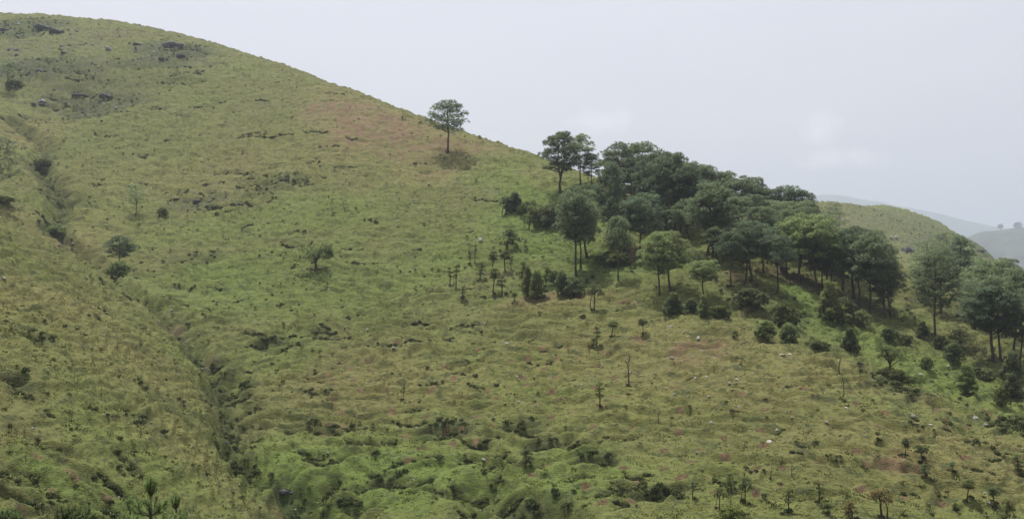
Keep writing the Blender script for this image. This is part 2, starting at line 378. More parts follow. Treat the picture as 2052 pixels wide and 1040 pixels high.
OLIVE, LUSHC, DRYC, SOILC, SCRUB_DARKC, ROCKC = (.128,.150,.040), (.112,.160,.034), (.172,.158,.058), (.165,.105,.066), (.040,.052,.020), (.115,.108,.115)
def ground_mat():
    m, n, l, b = new_mat('hillside_turf')
    tc = n.new('ShaderNodeTexCoord'); v = tc.outputs['Object']
    at_ = n.new('ShaderNodeAttribute'); at_.attribute_name = 'zones'
    sp = n.new('ShaderNodeSeparateColor'); l.new(at_.outputs['Color'], sp.inputs[0])
    a2 = n.new('ShaderNodeAttribute'); a2.attribute_name = 'cover'
    sp2 = n.new('ShaderNodeSeparateColor'); l.new(a2.outputs['Color'], sp2.inputs[0])
    nb = noise(n, l, .06, 5, .6, v); nm = noise(n, l, .55, 5, .65, v); mpc = n.new('ShaderNodeMapping'); mpc.inputs['Scale'].default_value = (1., 1.6, 2.6); l.new(v, mpc.inputs[0])
    nf = noise(n, l, 2.3, 5, .72, mpc.outputs[0])
    c = mixc(n, l, ramp(n, l, nb, .35, .7), OLIVE, (.125,.120,.045))
    c = mixc(n, l, sp.outputs[1], c, LUSHC)
    c = mixc(n, l, sp.outputs[2], c, DRYC)
    c = mixc(n, l, ramp(n, l, nm, .5, .75, 0, .28), c, (.170,.145,.055))
    c = mixc(n, l, ramp(n, l, nf, .47, .36, 0, .80), c, (.040,.052,.018))
    mpd = n.new('ShaderNodeMapping'); mpd.inputs['Scale'].default_value = (.55, .9, 1.9); l.new(v, mpd.inputs[0])
    nd = noise(n, l, 1.3, 4, .68, mpd.outputs[0])
    c = mixc(n, l, ramp(n, l, nd, .45, .36, 0, .75), c, (.045,.058,.022))
    mpe = n.new('ShaderNodeMapping'); mpe.inputs['Scale'].default_value = (.42, .40, .85); l.new(v, mpe.inputs[0])
    ne = noise(n, l, 1.25, 3, .7, mpe.outputs[0])
    c = mixc(n, l, ramp(n, l, ne, .44, .36, 0, .7), c, (.048,.062,.025))
    c = mixc(n, l, ramp(n, l, ne, .58, .68, 0, .35), c, (.165,.175,.06))
    c = mixc(n, l, ramp(n, l, nf, .58, .75, 0, .5), c, (.19,.185,.08))
    sc = n.new('ShaderNodeMath'); sc.operation = 'MULTIPLY'; l.new(sp2.outputs[0], sc.inputs[0]); sc.inputs[1].default_value = .75
    c = mixc(n, l, sc.outputs[0], c, SCRUB_DARKC)
    rn = noise(n, l, 1.1, 6, .7, v)
    rk = n.new('ShaderNodeMath'); rk.operation = 'MULTIPLY'; l.new(sp2.outputs[1], rk.inputs[0]); l.new(ramp(n, l, rn, .52, .62, 0, .75), rk.inputs[1])
    c = mixc(n, l, rk.outputs[0], c, ROCKC)
    so = n.new('ShaderNodeMath'); so.operation = 'MULTIPLY'; l.new(sp.outputs[0], so.inputs[0]); l.new(ramp(n, l, nf, .3, .55, .35, 1.), so.inputs[1])
    c = mixc(n, l, so.outputs[0], c, SOILC)
    l.new(c, b.inputs['Base Color'])
    bp = n.new('ShaderNodeBump'); bp.inputs['Strength'].default_value = .9; bp.inputs['Distance'].default_value = .16
    ad = n.new('ShaderNodeMath'); mpb = n.new('ShaderNodeMapping'); mpb.inputs['Scale'].default_value = (1., 1.7, 2.6); l.new(v, mpb.inputs[0])
    l.new(noise(n, l, 1.7, 5, .7, mpb.outputs[0]), ad.inputs[0]); l.new(noise(n, l, 6, 3, .6, mpb.outputs[0]), ad.inputs[1])
    l.new(ad.outputs[0], bp.inputs['Height']); l.new(bp.outputs[0], b.inputs['Normal'])
    return m
M_GROUND = ground_mat()
def leaf_mat(name, c1, c2, trans=.3):
    m, n, l, b = new_mat(name)
    oi = n.new('ShaderNodeObjectInfo'); tc = n.new('ShaderNodeTexCoord')
    nz = noise(n, l, 1.3, 3, .6, tc.outputs['Object'])
    c = mixc(n, l, ramp(n, l, nz, .38, .62), c1, c2)
    c = mixc(n, l, 1.0, c, oi.outputs['Color'], 'MULTIPLY')
    hs = n.new('ShaderNodeHueSaturation'); l.new(c, hs.inputs['Color'])
    l.new(ramp(n, l, oi.outputs['Random'], 0, 1, .82, 1.18), hs.inputs['Value'])
    l.new(ramp(n, l, oi.outputs['Random'], 0, 1, .487, .508), hs.inputs['Hue'])
    l.new(hs.outputs[0], b.inputs['Base Color'])
    b.inputs['Roughness'].default_value = .7
    tr = n.new('ShaderNodeBsdfTranslucent'); l.new(hs.outputs[0], tr.inputs['Color'])
    mx = n.new('ShaderNodeMixShader'); mx.inputs[0].default_value = trans
    l.new(b.outputs[0], mx.inputs[1]); l.new(tr.outputs[0], mx.inputs[2])
    l.new(mx.outputs[0], n['Material Output'].inputs[0])
    return m
M_PINE = leaf_mat('pine_needles', (.125,.165,.090), (.190,.240,.130), .5)
M_SHRUB = leaf_mat('shrub_leaves', (.110,.145,.058), (.170,.210,.090), .45)
def bark_mat(name, c1, c2):
    m, n, l, b = new_mat(name)
    tc = n.new('ShaderNodeTexCoord')
    mp = n.new('ShaderNodeMapping'); mp.inputs['Scale'].default_value = (6, 6, 1.5); l.new(tc.outputs['Object'], mp.inputs[0])
    nz = noise(n, l, 2.0, 5, .7, mp.outputs[0])
    l.new(mixc(n, l, ramp(n, l, nz, .35, .65), c1, c2), b.inputs['Base Color'])
    bp = n.new('ShaderNodeBump'); bp.inputs['Distance'].default_value = .05; l.new(nz, bp.inputs['Height']); l.new(bp.outputs[0], b.inputs['Normal'])
    return m
M_BARK = bark_mat('pine_bark', (.030,.022,.018), (.085,.062,.048))
M_DEAD = bark_mat('weathered_wood', (.06,.05,.042), (.13,.11,.09))
def rock_mat(name, c1, c2):
    m, n, l, b = new_mat(name)
    tc = n.new('ShaderNodeTexCoord')
    nz = noise(n, l, 3.0, 6, .7, tc.outputs['Object']); oi = n.new('ShaderNodeObjectInfo')
    c = mixc(n, l, ramp(n, l, nz, .4, .62), c1, c2)
    hs = n.new('ShaderNodeHueSaturation'); l.new(c, hs.inputs['Color']); l.new(ramp(n, l, oi.outputs['Random'], 0, 1, .75, 1.15), hs.inputs['Value'])
    l.new(hs.outputs[0], b.inputs['Base Color'])
    bp = n.new('ShaderNodeBump'); bp.inputs['Distance'].default_value = .08; l.new(nz, bp.inputs['Height']); l.new(bp.outputs[0], b.inputs['Normal'])
    return m
M_ROCK = rock_mat('pale_limestone', (.24,.23,.21), (.46,.44,.40))
M_DROCK = rock_mat('dark_schist', (.05,.048,.056), (.13,.125,.135))

# ------------------------------------------------------------------ mesh helpers
def mesh_tri(name, V, T, mat, smooth=False):
    V = np.asarray(V, np.float32).reshape(-1, 3); T = np.asarray(T, np.int32)
    k = T.shape[1]
    me = bpy.data.meshes.new(name)
    me.vertices.add(len(V)); me.vertices.foreach_set('co', V.ravel())
    me.loops.add(T.size); me.loops.foreach_set('vertex_index', T.ravel())
    me.polygons.add(len(T)); me.polygons.foreach_set('loop_start', np.arange(0, T.size, k, dtype=np.int32))
    me.polygons.foreach_set('loop_total', np.full(len(T), k, np.int32))
    if smooth: me.polygons.foreach_set('use_smooth', np.ones(len(T), bool))
    me.update(calc_edges=True)
    if mat: me.materials.append(mat)
    return me
def obj(name, me, parent=None, link=True):
    o = bpy.data.objects.new(name, me)
    if link: COL.objects.link(o)
    if parent: o.parent = parent
    return o
def tag(o, label=None, cat=None, group=None, kind=None):
    if label: o['label'] = label
    if cat: o['category'] = cat
    if group: o['group'] = group
    if kind: o['kind'] = kind
    return o

# ------------------------------------------------------------------ terrain sheet (a fan of rings so that it is finest where the slope is seen)
def build_terrain():
    th = np.concatenate([np.radians(np.arange(-180, -40, 4.0)), np.radians(np.linspace(-40, -32.5, 12, endpoint=False)),
                         np.radians(np.linspace(-32.5, 32.5, 940)), np.radians(np.linspace(32.5, 40, 12, endpoint=False))[1:], np.radians(np.arange(40, 180, 4.0))])
    r = [0.4]
    while r[-1] < 40: r.append(r[-1] * 1.13)
    while r[-1] < 150: r.append(r[-1] * 1.00225)
    while r[-1] < 330: r.append(r[-1] * 1.0029)
    while r[-1] < 430: r.append(r[-1] * 1.0035)
    while r[-1] < 600: r.append(r[-1] * 1.02)
    while r[-1] < 9000: r.append(r[-1] * 1.12)
    r = np.array(r)
    R, TH = np.meshgrid(r, th, indexing='ij')
    X = (R * np.sin(TH)).ravel(); Y = (R * np.cos(TH)).ravel()
    b = base(X, Y)
    g, gk = gully_dz(X, Y)
    dc, sc = feats(X, Y, FEAT); sc = np.maximum(sc * .12, feats(X, Y, FEAT[3:6])[1]); dp, sp = feats(X, Y, PITS)
    Zc = b + detail(X, Y, b) + g + dc + dp
    far = sstep(500, 1500, R.ravel())
    Zc = Zc + far * 14 * fbm(X / 400, Y / 400, 61, 3)
    nr, nt = len(r), len(th)
    V = np.stack([X, Y, Zc], 1)
    V = np.concatenate([V, [[0, 0, V[:nt, 2].mean()]]])
    i = np.arange(nr - 1)[:, None]; j = np.arange(nt)[None]
    j2 = (j + 1) % nt
    Q = np.stack(np.broadcast_arrays(i * nt + j, i * nt + j2, (i + 1) * nt + j2, (i + 1) * nt + j), -1).reshape(-1, 4)[:, ::-1]
    me = mesh_tri('ground', V, Q, M_GROUND, True)
    x, y = V[:, 0], V[:, 1]
    soil = np.concatenate([np.maximum(np.maximum(sp * 1.0, sc * .8), 0), [0]])
    soil = np.maximum(soil, zmask(x, y, SOIL) * np.clip(.75 + 2.2 * fbm(x / 1.6, y / .9, 95, 2), .1, 1))
    lush = zmask(x, y, LUSH, .6); dry = zmask(x, y, DRY, .6)
    scrub_dark = np.maximum(zmask(x, y, SCRUB, .4), np.concatenate([np.maximum(gk * .4 + .5 * sstep(.55, .9, gk), np.clip(dc * -1.0, 0, .5)), [0]]))  # scrub zones, plus the same dark tone deepening into gully and cuts
    roc = zmask(x, y, ROCKY, .4)
    for nm, ch in (('zones', (soil, lush, dry)), ('cover', (scrub_dark, roc, scrub_dark * 0))):
        a = me.color_attributes.new(nm, 'FLOAT_COLOR', 'POINT')
        arr = np.ones((len(V), 4), np.float32)
        for k in range(3): arr[:, k] = ch[k]
        a.data.foreach_set('color', arr.ravel())
    o = obj('ground', me); tag(o, kind='structure')
    return o
GROUND = build_terrain()

# ------------------------------------------------------------------ far hills
def far_hill(name, x0, x1, y0, depth, prof, col_mat, amp, seed, floor=-152):
    nx, ny = 260, 70
    xs = np.linspace(x0, x1, nx); ts = np.linspace(-1, 1, ny)
    ridge = np.interp(xs, [p[0] for p in prof], [p[1] for p in prof]) + amp * .25 * fbm(xs / 60, xs * 0, seed, 4)
    Xg, Tg = np.meshgrid(xs, ts, indexing='ij')
    Yg = y0 + Tg * depth
    sh = 1 - np.abs(Tg) ** 1.3
    Zg = floor + (ridge[:, None] - floor) * sh + amp * fbm(Xg / 130, Yg / 130, seed + 5, 4) * np.minimum(1, np.abs(Tg) * 3) * (sh > 0.02)
    V = np.stack([Xg, Yg, Zg], -1).reshape(-1, 3)
    i = np.arange(nx - 1)[:, None]; j = np.arange(ny - 1)[None]
    Q = np.stack(np.broadcast_arrays(i * ny + j, (i + 1) * ny + j, (i + 1) * ny + j + 1, i * ny + j + 1), -1).reshape(-1, 4)
    o = obj(name, mesh_tri(name, V, Q, col_mat, True)); tag(o, kind='structure')
    return o
mf, n, l, b = new_mat('far_forest')
tc = n.new('ShaderNodeTexCoord'); nz = noise(n, l, .02, 6, .75, tc.outputs['Object'])
l.new(mixc(n, l, ramp(n, l, nz, .4, .6), (.015,.026,.015), (.06,.075,.04)), b.inputs['Base Color'])
pr = lambda pts, y: [((u - 1026) / F * y, (520 - v) / F * y) for u, v in pts]
YA, YB = 2300.0, 5500.0
far_hill('far_hill', (1700 - 1026) / F * YA, 3000, YA, 700, pr([(1780,640),(1900,530),(1945,476),(1970,464),(2000,461),(2060,457),(2150,440),(2400,470),(3200,640)], YA), mf, 22, 71)
far_hill('mountain_ridge', -800, 5400, YB, 1400, pr([(600,520),(1100,440),(1400,402),(1600,390),(1680,391),(1720,398),(1800,412),(1850,421),(1900,434),(1960,448),(2050,466),(2200,500),(2600,560)], YB), mf, 30, 81)

# ------------------------------------------------------------------ plant generators
def unit(a): return a / (np.linalg.norm(a, axis=-1, keepdims=True) + 1e-9)
NRM = 1
class Geo:
    def __init__(s): s.V = []; s.T = []; s.n = 0; s.N = []
    def add(s, V, T): s.V.append(np.asarray(V, float)); s.T.append(np.asarray(T) + s.n); s.n += len(V)
    def mesh(s, name, mat, smooth=False):
        me = mesh_tri(name, np.concatenate(s.V), np.concatenate(s.T), mat, smooth or bool(s.N))
        if s.N and sum(map(len, s.N)) == s.n: me.normals_split_custom_set_from_vertices(np.concatenate(s.N).astype(np.float32).tolist())
        return me
def tube(g, pts, rad, k=6):
    pts = np.asarray(pts, float); n_ = len(pts)
    d = unit(np.gradient(pts, axis=0)); up = np.array([.3, .9, .1])
    s1 = unit(np.cross(d, up)); s2 = np.cross(d, s1)
    a = np.arange(k) / k * 2 * math.pi
    V = (pts[:, None] + np.asarray(rad)[:, None, None] * (np.cos(a)[None, :, None] * s1[:, None] + np.sin(a)[None, :, None] * s2[:, None])).reshape(-1, 3)
    T = []
    for i in range(n_ - 1):
        for j in range(k):
            p, q, r_, s_ = i*k+j, i*k+(j+1)%k, (i+1)*k+(j+1)%k, (i+1)*k+j
            T += [(p, q, r_), (p, r_, s_)]
    T += [((n_-1)*k, (n_-1)*k+1+j, (n_-1)*k+(2+j)) for j in range(k-2)]
    g.add(V, T)
def bez(a, b, c, n_=5):
    t = np.linspace(0, 1, n_)[:, None]
    return (1-t)**2*np.array(a) + 2*t*(1-t)*np.array(b) + t*t*np.array(c)
def blades(g, Pp, D, k, L, w, spread, R):
    Pp = np.repeat(Pp, k, 0); D = np.repeat(D, k, 0)
    n_ = len(Pp)
    d = unit(D + R.normal(0, spread, (n_, 3)))
    s = unit(np.cross(d, R.normal(0, 1, (n_, 3)))) * (w * R.uniform(.6, 1.3, (n_, 1))) / 2
    LL = L * R.uniform(.6, 1.25, (n_, 1))
    mid = Pp + d * LL * .45
    V = np.stack([Pp - s*.3, mid - s, mid + s, Pp + d * LL], 1).reshape(-1, 3)
    i = np.arange(n_)[:, None] * 4
    T = np.concatenate([i + np.array([[0, 1, 2]]), i + np.array([[1, 3, 2]])])
    g.add(V, T)
    if NRM: g.N.append(np.repeat(unit((D if NRM == 1 else D * .35 + np.array([0, 0, 1.])) + R.normal(0, .22, D.shape)), 4, 0))
def lobe(g, c, r, rz, nt, R, L=.34, w=.11, k=5, up=.45, low=-.35):
    u = unit(R.normal(0, 1, (nt * 2, 3))); u = u[u[:, 2] > low][:nt]
    rr = R.uniform(.55, 1.0, (len(u), 1)) ** .6
    p = np.array(c) + u * rr * np.array([r, r, rz])
    blades(g, p, unit(u + np.array([0, 0, up])), k, L, w, .45, R)

def make_pine(seed, H, CR, cb, shape='dome', nlobes=26, lr=.30, nt=50, stems=1, lean=.0, tr=.17, dens=1.0):
    """tapered trunk with rising limbs, needle clumps gathered at the limb ends; returns (trunk mesh, crown mesh)"""
    R = np.random.RandomState(seed); gt, gc = Geo(), Geo()
    nlobes = int(nlobes * 1.55); lr *= .78; nt = int(nt * .72)
    tops = []
    for s in range(stems):
        a = R.uniform(0, 6.28)
        off = 0 if stems == 1 else .32 * CR * (1 + .2 * s)
        ang = s * 2.4 + a
        tip = np.array([off * math.cos(ang) + lean * H, off * math.sin(ang), H * (.95 - .06 * s)])
        z0 = 0 if s == 0 else H * .22
        b0 = np.array([0, 0, z0])
        zz = np.linspace(0, 1, 9)[:, None]
        p = b0 + (tip - b0) * zz + np.concatenate([np.cumsum(R.normal(0, .022 * H / 3, (9, 2)), 0) * (zz > 0), np.zeros((9, 1))], 1)
        if stems > 1: p[:, :2] = b0[:2] + (tip[:2] - b0[:2]) * np.minimum(1, zz * 1.9) + (p[:, :2] - (b0[:2] + (tip[:2] - b0[:2]) * zz))
        rad = tr * (1 - .78 * zz[:, 0]) * (1 if s == 0 else .72)
        if s == 0:
            rad[0] *= 1.35
            p[0, 2] = -.5
        tube(gt, p, rad, 7); tops.append(p)
    for i in range(nlobes):
        tr_ = tops[i % stems]
        t = (i + .5) / nlobes
        t = t ** .9 if shape != 'tall' else t
        phi = i * 2.39996 + R.uniform(-.5, .5)
        if shape == 'dome':   prof = math.sqrt(max(0, 1 - max(0, (t - .22) / .80) ** 2)) * (.66 + .34 * min(1, t / .22))
        elif shape == 'round': prof = max(.0, 1 - abs((t - .45) / .60) ** 2.6) ** .5 if t < .98 else .3
        elif shape == 'tall': prof = .55 + .45 * math.sin(min(1, t * 1.1) * math.pi) if t < .9 else .4
        elif shape == 'cone': prof = (1 - t) ** .8 * .95 + .06
        rr = CR * prof * R.uniform(.72, 1.02) * (1 if i % 3 else .62)
        z = H * (cb + (1 - cb) * t) - lr * CR * .55
        sz = tr_[:, 2]
        cx = np.interp(z, sz, tr_[:, 0]); cy = np.interp(z, sz, tr_[:, 1])
        mx = np.interp(H * .75, tops[0][:, 2], tops[0][:, 0]) if stems > 1 else 0
        kx = .5 if stems > 1 else 1.0
        tip = np.array([cx * kx + rr * math.cos(phi), cy * kx + rr * math.sin(phi), z + R.uniform(-.04, .04) * H])
        za = max(H * cb * .82, z - rr * R.uniform(.45, .75)); za = min(za, z - .02 * H)
        a_ = np.array([np.interp(za, sz, tr_[:, 0]), np.interp(za, sz, tr_[:, 1]), za])
        m_ = a_ + (tip - a_) * .55 + np.array([0, 0, -.12 * rr])
        r0 = tr * .34 * (1.1 - t * .6)
        tube(gt, bez(a_, m_, tip, 5), np.linspace(r0, r0 * .3, 5), 4)
        lrr = lr * CR * R.uniform(.75, 1.2)
        lobe(gc, tip, lrr, lrr * .84, int(nt * dens * R.uniform(.8, 1.2)), R, .42, .066, 6, .9, -.4)
        for q in range(2):   # side twigs with smaller clumps
            o2 = unit(R.normal(0, 1, 3)) * lrr * .95; o2[2] = abs(o2[2]) * .4 - .1 * lrr
            c2 = tip + (a_ - tip) * R.uniform(.05, .35) + o2
            tube(gt, [tip + (a_ - tip) * .4, c2], [r0 * .3, r0 * .15], 3)
            lobe(gc, c2, lrr * .6, lrr * .6, int(nt * dens * .42), R, .40, .062, 6, .9, -.4)
    return gt.mesh('trunk', M_BARK, True), gc.mesh('crown', M_PINE)

def make_young(seed, H=3.0, R0=.6, kind='lollipop'):
    R = np.random.RandomState(seed); gt, gc = Geo(), Geo()
    zz = np.linspace(0, 1, 6)[:, None]
    p = np.concatenate([np.cumsum(R.normal(0, .02 * H, (6, 2)), 0) * zz, zz * H * .9], 1); p[0, 2] = -.25
    tube(gt, p, .065 * (1 - .5 * zz[:, 0]) * (H / 3) ** .5 * 1.25, 5)
    X = lambda z: np.array([np.interp(z, p[:, 2], p[:, 0]), np.interp(z, p[:, 2], p[:, 1]), z])
    if kind == 'lollipop': lv = [(.62, .75, 5), (.78, .95, 6), (.92, .5, 4)]
    elif kind == 'whorl': lv = [(.28, .7, 4), (.5, .9, 5), (.7, .75, 5), (.9, .35, 3)]
    elif kind == 'thin': lv = [(.45, .5, 2), (.65, .8, 3), (.9, .5, 3)]
    elif kind == 'pair': lv = [(.6, 1., 5), (.8, .8, 5), (.93, .4, 3)]
    for (h, r, k) in lv:
        for j in range(k):
            a = R.uniform(0, 6.28); rr = r * R0 * R.uniform(.5, 1)
            c = X(h * H) + np.array([rr * math.cos(a), rr * math.sin(a), R.uniform(0, .08) * H])
            a0 = X(h * H - .12 * H)
            tube(gt, [a0, (a0 + c) / 2 - [0, 0, .02], c], [.02, .015, .01], 3)
            lobe(gc, c, R0 * .40, R0 * .38, 30, R, .2, .06, 5, .8, -.6)
    if kind == 'pair':
        tube(gt, [[.45, 0, -.25], [.4, .05, H * .4], [.15, .02, H * .75]], [.05, .04, .02], 5)
    return gt.mesh('trunk', M_BARK, True), gc.mesh('crown', M_PINE)

def make_bush(seed, H=1.6, R0=.9, cone=0., n_=22, mat=None, leaf=(.13, .075), nt=60):
    R = np.random.RandomState(seed); gt, gc = Geo(), Geo()
    for i in range(n_):
        t = (i + .5) / n_; a = i * 2.4 + R.uniform(-.4, .4)
        prof = (1 - t) ** .75 * .95 + .08 if cone else math.sqrt(max(0, 1 - ((t - .3) / .72) ** 2))
        rr = R0 * prof * R.uniform(.35, 1.02)
        c = np.array([rr * math.cos(a), rr * math.sin(a), H * (.08 + .82 * t) * R.uniform(.88, 1.06)])
        lr_ = R0 * R.uniform(.18, .40)
        lobe(gc, c, lr_, lr_ * .8, nt, R, leaf[0] * 1.6, leaf[1], 4, .5, -.7)
        if i % 2 == 0: tube(gt, bez([0, 0, -.15], [c[0] * .3, c[1] * .3, c[2] * .6], c, 4), [.04, .03, .02, .01], 4)
    return gt.mesh('stem', M_BARK, True), gc.mesh('foliage', mat or M_SHRUB)

def make_bare(seed, H=2.4, n_=9, spread=.35, tuft=False):
    R = np.random.RandomState(seed); gt, gc = Geo(), Geo()
    zz = np.linspace(0, 1, 6)[:, None]
    p = np.concatenate([np.cumsum(R.normal(0, .018 * H, (6, 2)), 0), zz * H], 1); p[0] = [0, 0, -.25]
    tube(gt, p, .06 * (1 - .75 * zz[:, 0]), 5)
    for i in range(n_):
        z = H * R.uniform(.25, .9); a = R.uniform(0, 6.28); L = spread * H * R.uniform(.4, 1) * (1.1 - z / H)
        s = np.array([np.interp(z, p[:, 2], p[:, 0]), np.interp(z, p[:, 2], p[:, 1]), z])
        e = s + np.array([L * math.cos(a) * .7, L * math.sin(a) * .7, L * 1.0])
        tube(gt, bez(s, (s + e) / 2 + [0, 0, -.08 * L], e, 4), [.022, .018, .012, .006], 3)
    return gt.mesh('stem', M_DEAD, True)

def make_leafy(seed, H=3.4, R0=1.5):
    """open, thinly leaved broadleaf tree"""
    R = np.random.RandomState(seed); gt, gc = Geo(), Geo()
    tube(gt, [[0, 0, -.3], [.05, 0, H * .2], [-.03, .05, H * .42]], [.1, .085, .07], 6)
    for i in range(12):
        a = i * 2.4; h = R.uniform(.5, 1.0); rr = R0 * R.uniform(.35, 1.0) * (1.25 - h * .6)
        e = np.array([rr * math.cos(a), rr * math.sin(a), H * h])
        s = np.array([0, 0, H * R.uniform(.25, .42)])
        q = bez(s, (s + e) / 2 + [0, 0, .1 * H], e, 6); tube(gt, q, np.linspace(.045, .012, 6), 4)
        for c in (q[-1], q[4], q[3]):
            lobe(gc, c + R.normal(0, .08, 3), .34, .2, 20, R, .15, .07, 3, .3, -.8)
    return gt.mesh('trunk', M_BARK, True), gc.mesh('crown', M_SHRUB)

def make_candle(seed, H=4.0):
    """young pine seen from above its shoulder: upright shoots clothed in stiff needles"""
    R = np.random.RandomState(seed); gt, gc = Geo(), Geo()
    def shoot(a, b_, c, m=14):
        q = bez(a, b_, c, m); tube(gt, q, np.linspace(.02, .010, m), 5)
        d = unit(np.gradient(q, axis=0)); s = q[m // 5:]
        for k in range(3): blades(gc, s + R.normal(0, .012, s.shape), unit(d[m // 5:]), 5, .14, .011, .45, R)
    tube(gt, [[0, 0, -.3], [0, 0, H * .5], [.02, 0, H - .5]], [.07, .05, .025], 7)
    shoot([.02, 0, H - .55], [.02, 0, H - .3], [.01, 0, H], 20)
    for (dz, L, up, k) in [(.52, .12, .40, 4), (1.1, .36, .5, 4), (1.7, .62, .5, 5), (2.3, .85, .45, 6), (2.9, 1.0, .4, 6)]:
        for j in range(k):
            a = j * 6.28 / k + dz + R.uniform(-.25, .25); l_ = L * R.uniform(.8, 1.1)
            z = H - dz; e = np.array([l_ * math.cos(a), l_ * math.sin(a), z + up * R.uniform(.8, 1.15)])
            shoot([0, 0, z], [l_ * .75 * math.cos(a), l_ * .75 * math.sin(a), z + .12], e, 16)
            if L > .3:
                for q in (-1, 1):
                    e2 = np.array([e[0] * .75 + .2 * math.cos(a + q * 1.5), e[1] * .75 + .2 * math.sin(a + q * 1.5), e[2] - .1])
                    shoot([e[0] * .6, e[1] * .6, z + .06], [e2[0], e2[1], z + .12], e2, 10)
    return gt.mesh('trunk', M_BARK, True), gc.mesh('crown', M_PINE)

def measure(*ms):
    V = np.concatenate([np.array([v.co[:] for v in m.vertices]) if len(m.vertices) < 10 else _vco(m) for m in ms])
    return V[:, 2].max(), np.percentile(np.abs(V[:, 0]), 99.5) * 2
def _vco(m):
    a = np.empty(len(m.vertices) * 3, np.float32); m.vertices.foreach_get('co', a); return a.reshape(-1, 3)

TPL = {}
def reg(key, meshes, names):
    h, w = measure(*meshes); TPL[key] = (list(zip(names, meshes)), h, w)
TC = ('trunk', 'crown'); SF = ('stem', 'foliage')
reg('dome1', make_pine(1, 12, 3.2, .44, 'dome', 30), TC)
reg('dome2', make_pine(2, 12, 3.6, .42, 'dome', 34, .28), TC)
reg('dome3', make_pine(3, 12, 3.0, .50, 'dome', 26, .33), TC)
reg('round1', make_pine(4, 12, 2.9, .44, 'round', 36, .30), TC)
reg('round2', make_pine(5, 12, 3.1, .42, 'round', 36, .31), TC)
reg('round3', make_pine(6, 12, 2.7, .50, 'round', 32, .33), TC)
reg('tall1', make_pine(7, 12, 2.2, .28, 'tall', 30, .34, 40), TC)
reg('tall2', make_pine(8, 12, 2.0, .22, 'tall', 28, .36, 40), TC)
reg('fork', make_pine(9, 12, 3.2, .38, 'dome', 34, .26, 54, stems=3, tr=.2), TC)
reg('lone', make_pine(10, 12, 3.9, .46, 'dome', 28, .26, 46, tr=.2), TC)
reg('sparse', make_pine(11, 12, 2.6, .38, 'round', 26, .30, 42, tr=.13), TC)
reg('wispy', make_pine(15, 12, 2.7, .38, 'round', 22, .28, 20, tr=.12), TC)
reg('pale', make_pine(12, 12, 3.0, .34, 'round', 26, .26, 26, stems=2, tr=.14), TC)
reg('twin', make_pine(13, 12, 3.3, .46, 'dome', 28, .27, 46, stems=2, tr=.19), TC)
reg('young1', make_young(21, 3, .6, 'lollipop'), TC)
reg('young2', make_young(22, 3, .7, 'whorl'), TC)
reg('young3', make_young(23, 3, .5, 'thin'), TC)
reg('young4', make_young(24, 3, .75, 'pair'), TC)
reg('cone1', make_bush(31, 2.4, 1.0, 1, 30, M_PINE, (.16, .05), 70), SF)
reg('cone2', make_bush(32, 2.0, 1.0, 1, 26, M_PINE, (.16, .05), 70), SF)
reg('bush1', make_bush(33, 1.5, 1.2, 0, 24, None, (.13, .08), 60), SF)
reg('bush2', make_bush(34, 1.2, 1.3, 0, 22, None, (.13, .08), 60), SF)
reg('bush3', make_bush(35, 1.9, 1.1, 0, 24, None, (.14, .07), 55), SF)
reg('leafy1', make_leafy(36), TC)
reg('leafy2', make_leafy(37, 3.0, 1.7), TC)
reg('candle', make_candle(41), TC)
reg('dead1', (make_bare(51, 2.6, 12, .5),), ('stem',))
reg('dead2', (make_bare(52, 2.4, 5, .3),), ('stem',))

FEET = []
def plant(key, u, v, top, w, label, cat, name, group=None, y=None, col=1.0, tint=(1, 1, 1), lean=0.):
    parts, h0, w0 = TPL[key]
    if y is None: x, y = at(u, v)
    else: x = (u - 1026) / F * y
    z = ground(x, y)
    H_ = max(.3, (520 - top) / F * y - z); Wd = w / F * y
    if key.startswith('young') or key.startswith('cone') or key in ('dead1', 'lone'): FEET.append((x, y, Wd))
    e = bpy.data.objects.new(name, None); COL.objects.link(e)
    e.location = (x, y, z); e.empty_display_size = .2
    e.rotation_euler = (0, math.radians(lean), 0)
    s = max(.55 * H_ / h0, min(1.9 * H_ / h0, Wd / w0 * 1.08))
    for nm, me in parts:
        o = obj(nm, me, e)
        o.scale = (s, s, H_ / h0)
        o.rotation_euler = (0, 0, 0) if key in ('fork',) else (0, 0, rnd.uniform(0, 6.28))
        if nm in ('trunk', 'stem') and key not in ('dead1', 'dead2'): rz = o.rotation_euler[2]
        else: o.rotation_euler[2] = rz if (len(parts) > 1) else o.rotation_euler[2]
        o.color = (tint[0] * col, tint[1] * col, tint[2] * col, 1)
    return tag(e, label, cat, group)

